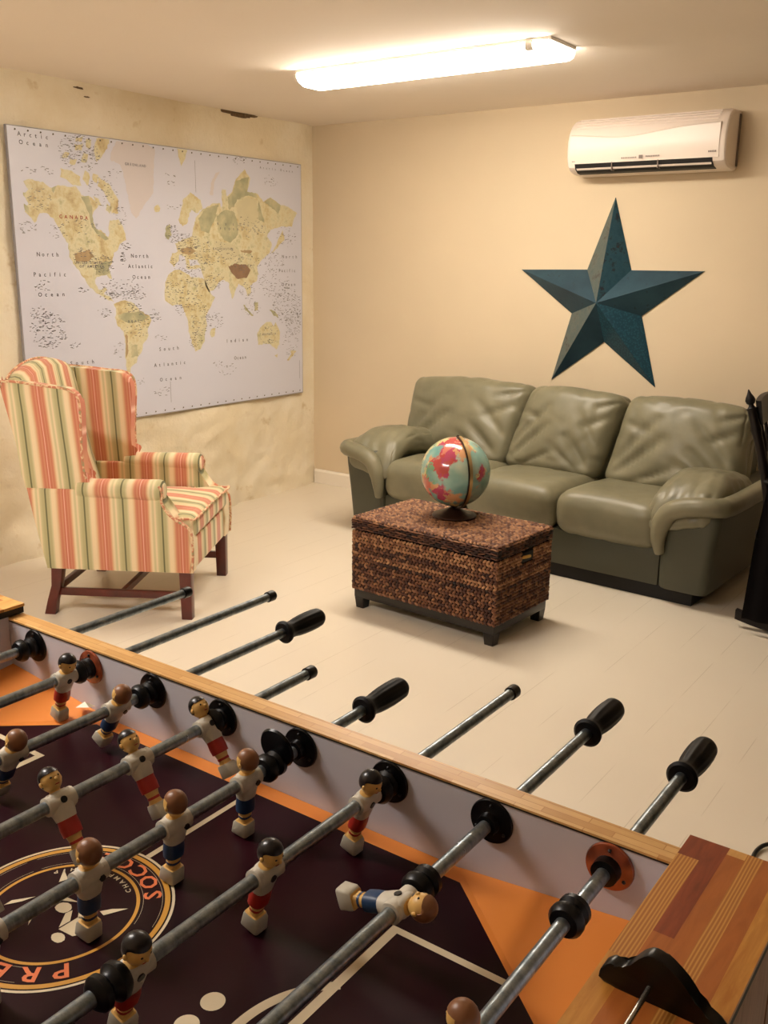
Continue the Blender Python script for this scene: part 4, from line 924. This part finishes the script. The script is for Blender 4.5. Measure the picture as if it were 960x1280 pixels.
# players
def man(name, facing, shorts, hair, label):
    m = MB(); n = 16
    def ringz(z, hx, hy, cx=0, p=2.6):
        r = []
        for j in range(n):
            a = 2 * pi * j / n; c, s_ = cos(a), sin(a)
            r.append((cx + hx * abs(c) ** (2 / p) * (1 if c > 0 else -1), hy * abs(s_) ** (2 / p) * (1 if s_ > 0 else -1), z))
        return r
    # boot, ankle, red/blue sock, knee, shorts, shirt, neck
    S = [(-0.0775, .0118, .0095, .002, 5), (-0.0765, .0126, .0102, .002, 5), (-0.062, .0112, .0102, .001, 5), (-0.0585, .0092, .0094, 0, 5),
         (-0.0583, .0068, .0076, 0, 0), (-0.053, .0066, .0074, 0, 0), (-0.0528, .0072, .0082, 0, 2), (-0.0495, .0072, .0082, 0, 2), (-0.0493, .0068, .0078, 0, 0), (-0.0425, .0078, .0095, 0, 0),
         (-0.0423, .0100, .0120, 0, 2), (-0.033, .0104, .0125, 0, 2), (-0.0225, .0098, .0118, 0, 2), (-0.0223, .0100, .0125, 0, 1), (-0.010, .0112, .0150, 0, 1), (0.002, .0116, .0172, 0, 1), (0.0085, .0105, .0172, 0, 1), (0.0125, .0078, .0115, 0, 1), (0.0127, .0060, .0065, 0, 0), (0.018, .0055, .0060, .001, 0)]
    rings = [ringz(z, hx, hy, cx, 7 if z < -0.058 else 2.6) for z, hx, hy, cx, mi in S]
    m.loft(rings, segm=[S[i + 1][4] for i in range(len(S) - 1)])
    hc = (0.0005, 0, 0.0275)
    m.sphere(hc, (0.0138, 0.0128, 0.0150), 20, 14, 0)
    # hair cap
    f0 = len(m.v); m.sphere((hc[0] - 0.0008, 0, hc[2] + 0.0012), (0.0148, 0.0138, 0.0156), 20, 14, 3)
    # push the front of the cap inside the head so that the face shows
    for v in m.v[f0:]:
        q = v - V(hc)
        if q.x > 0.002 and q.z < 0.0055: v -= V((0.009, 0, 0)) * min(1, (q.x - 0.002) / 0.004); v.y *= 0.86
        if q.z < -0.006: v.x = hc[0] + (v.x - hc[0]) * 0.80; v.y *= 0.80
    m.sphere((0.0138, 0, 0.0262), (0.0028, 0.0022, 0.0030), 8, 6, 0)                      # nose
    for sy in (-1, 1):
        m.sphere((0.0124, sy * 0.0048, 0.0298), (0.0012, 0.0017, 0.0014), 8, 6, 4)        # eyes
        m.sphere((0.0, sy * 0.0134, 0.0262), (0.0026, 0.0018, 0.0034), 8, 6, 0)           # ears
        m.sphere((0.001, sy * 0.0150, -0.002), (0.0060, 0.0050, 0.0115), 10, 8, 1)        # upper arms held against the rod
    m.sphere((0.0122, 0, 0.0205), (0.0012, 0.0035, 0.0008), 8, 6, 2)                      # mouth
    m.lathe([(0.0107, -0.019), (0.0118, -0.0185), (0.0118, 0.0185), (0.0107, 0.019)], 18, (0, 0, 0), 'Y', 1)
    m.lathe([(0.0005, 0.0128), (0.0042, 0.0128), (0.0044, 0.0100)], 12, (0, 0.0, 0.0), 'X', 4)    # screw recess
    m.lathe([(0.0005, -0.0134), (0.0038, -0.0134), (0.0040, -0.0100)], 6, (0, -0.008, -0.002), 'X', 4)
    o = m.build(name, ['skin', 'shirt', shorts, hair, 'screw_dark', 'boot'], None, auto=50)
    o['label'] = label
    return o
proto = {'r': man('player_figure', 1, 'shorts_red', 'hair_black', 'black-haired figure in white shirt and red shorts'),
         'b': man('player_figure', -1, 'shorts_blue', 'hair_brown', 'brown-haired figure in white shirt and blue shorts')}
used = {'r': False, 'b': False}
grip_m = MB(); n = 48; rings = []
for r, y in ((0.0085, 0.0), (0.017, 0.0), (0.0205, 0.003), (0.0200, 0.007), (0.0165, 0.012), (0.0150, 0.018), (0.0152, 0.026), (0.0168, 0.036), (0.0180, 0.052), (0.0184, 0.070), (0.0180, 0.088), (0.0168, 0.097), (0.0135, 0.103), (0.006, 0.106)):
    fl = 0.0011 if 0.025 < y < 0.095 else 0.0
    rings.append([((r - fl * (0.5 - 0.5 * cos(12 * 2 * pi * j / n))) * cos(2 * pi * j / n), y, (r - fl * (0.5 - 0.5 * cos(12 * 2 * pi * j / n))) * sin(2 * pi * j / n)) for j in range(n)])
grip_m.loft(rings)
BUMP = [(0.0085, -0.018), (0.0150, -0.017), (0.0188, -0.012), (0.0188, -0.006), (0.0135, -0.001), (0.0130, 0.002), (0.0172, 0.006), (0.0172, 0.012), (0.0125, 0.017), (0.0085, 0.018)]
# rod: x, far end y, handle on far side?, team, [(y, tilt)], bumpers, extra
XS = [-0.322 - 0.1464 * k for k in range(7, -1, -1)]
RODS = [(1.222, False, 'r', [(0.56, 12)], [0.866, 0.24]),
        (1.306, False, 'r', [(0.835, -19), (0.545, -19)], [0.869, 0.30]),
        (1.180, True, 'b', [(0.815, -30), (0.643, -30), (0.46, -30)], [0.868, 0.25]),
        (1.075, False, 'r', [(0.855, 35), (0.730, 33), (0.610, 33), (0.487, 33), (0.364, 33)], [0.876, 0.33]),
        (1.022, True, 'b', [(0.780, -5), (0.660, -6), (0.540, -5), (0.418, -5), (0.296, -5)], [0.826, 0.25]),
        (1.207, False, 'r', [(0.833, -17), (0.655, -16), (0.475, -17)], [0.872, 0.447]),
        (1.153, True, 'b', [(0.697, -72), (0.42, -72)], [0.737, 0.38]),
        (1.115, True, 'b', [(0.578, 5)], [0.785, 0.40])]
for k, (yend, far, team, men_, bumps) in enumerate(RODS):
    x = XS[k]; yr = TY
    y1 = yend + (0.015 if far else 0.0); y0 = y1 - 1.10
    rod = MB().tube([(0, y0 - yr, 0), (0, y1 - yr, 0)], 0.008, 20).build('player_rod', 'rod_steel', tb, loc=(x - TX, 0, ZROD))
    if far:
        grip_m.build('handle_grip', 'grip_black', rod, loc=(0, yend - yr, 0))
        MB().lathe([(0.0085, 0), (0.0102, 0.001), (0.0102, 0.018), (0.0085, 0.02), (0.001, 0.02)], 16, (0, 0, 0), 'Y').build('end_cap', 'rubber_black', rod, loc=(0, y0 - yr, 0), rot=(0, 0, pi))
    else:
        MB().lathe([(0.0085, 0), (0.0104, 0.001), (0.0106, 0.016), (0.0090, 0.019), (0.001, 0.0195)], 16, (0, 0, 0), 'Y').build('end_cap', 'rubber_black', rod, loc=(0, y1 - 0.006 - yr, 0))
        grip_m.build('handle_grip', 'grip_black', rod, loc=(0, y0 + 0.1 - yr, 0), rot=(0, 0, pi))
    for (y, t) in men_:
        if not used[team]: o = proto[team]; used[team] = True
        else: o = proto[team].copy(); link(o)
        o.parent = rod; o.location = (0, y - yr, 0)
        o.rotation_euler = (0, -radians(t), 0) if team == 'r' else (0, radians(t), pi)
    for j, y in enumerate(bumps):
        s_ = -1 if y > 0.55 else 1
        MB().lathe([(r, h * -s_) for r, h in BUMP], 24, (0, y - yr, 0), 'Y').build('bumper', 'rubber_black', rod)
    if k == 4:
        MB().lathe([(0.009, -0.002), (0.026, -0.003), (0.028, 0), (0.026, 0.002), (0.009, 0.002)], 32, (0, 0, 0), 'Y').build('loose_flange', 'hub_black', rod, loc=(0, 0.838 - yr, 0.020), rot=(radians(8), 0, 0))
    for sy in (1, -1):
        mt = 'flange_translucent' if k in (1, 7) else 'hub_black'
        fy = IY1 - 0.0005 if sy > 0 else IY0 + 0.0005
        pr_ = [(0.0088, -0.016), (0.0125, -0.015), (0.0135, -0.006), (0.0200, -0.004), (0.0270, -0.0032), (0.0280, -0.0015), (0.0280, -0.0002)]
        b_ = MB().lathe([(r, h * sy) for r, h in pr_], 36, (0, 0, 0), 'Y').build('bearing_flange', mt, tb, loc=(x - TX, fy - TY, ZROD))
        for a in (90, 210, 330): MB().sphere((0.021 * cos(radians(a)), -0.0045 * sy, 0.021 * sin(radians(a))), 0.0022, 8, 6).build('flange_screw', 'screw_dark', b_)
        if k in (1, 7): MB().lathe([(0.0086, -0.019 * sy), (0.0150, -0.018 * sy), (0.0155, -0.006 * sy), (0.0086, -0.005 * sy)], 20, (0, 0, 0), 'Y').build('flange_hub', 'hub_black', b_)
m = MB(); m.add([(-1.222, 0.872, 0.7815), (-1.196, 0.884, 0.7835), (-1.188, 0.866, 0.790), (-1.212, 0.858, 0.786), (-1.205, 0.871, 0.7935)], [(0, 1, 4), (1, 2, 4), (2, 3, 4), (3, 0, 4), (0, 3, 2, 1)])
T(m).build('torn_edge', 'field_white', tb, smooth=False)
# score counter on the end board
m = MB(); m.prism(curve2([(-0.238, 0.9005), (-0.241, 0.912), (-0.233, 0.921), (-0.222, 0.920), (-0.213, 0.932), (-0.203, 0.943), (-0.190, 0.942), (-0.172, 0.930), (-0.158, 0.914), (-0.144, 0.906), (-0.142, 0.9005), (-0.19, 0.9003)], 3), 0.660, 0.674, 'Y', b=0.002)
sc_ = T(m).build('score_counter', 'hub_black', tb, auto=50)
T(MB().tube([(-0.199, 0.664, 0.914), (-0.199, 0.44, 0.914)], 0.0025, 12)).build('counter_wire', 'steel_wire', sc_)
m = MB(); m.prism(curve2([(-0.238, 0.9005), (-0.241, 0.912), (-0.233, 0.921), (-0.222, 0.920), (-0.213, 0.932), (-0.203, 0.943), (-0.190, 0.942), (-0.172, 0.930), (-0.158, 0.914), (-0.144, 0.906), (-0.142, 0.9005), (-0.19, 0.9003)], 3), 0.430, 0.444, 'Y', b=0.002)
T(m).build('counter_bracket', 'hub_black', sc_, auto=50)
for i in range(8): T(MB().lathe([(0.003, -0.006), (0.009, -0.005), (0.010, 0), (0.009, 0.005), (0.003, 0.006)], 16, (-0.199, 0.455 + i * 0.0135, 0.914), 'Y')).build('score_bead', 'trim_white', sc_)
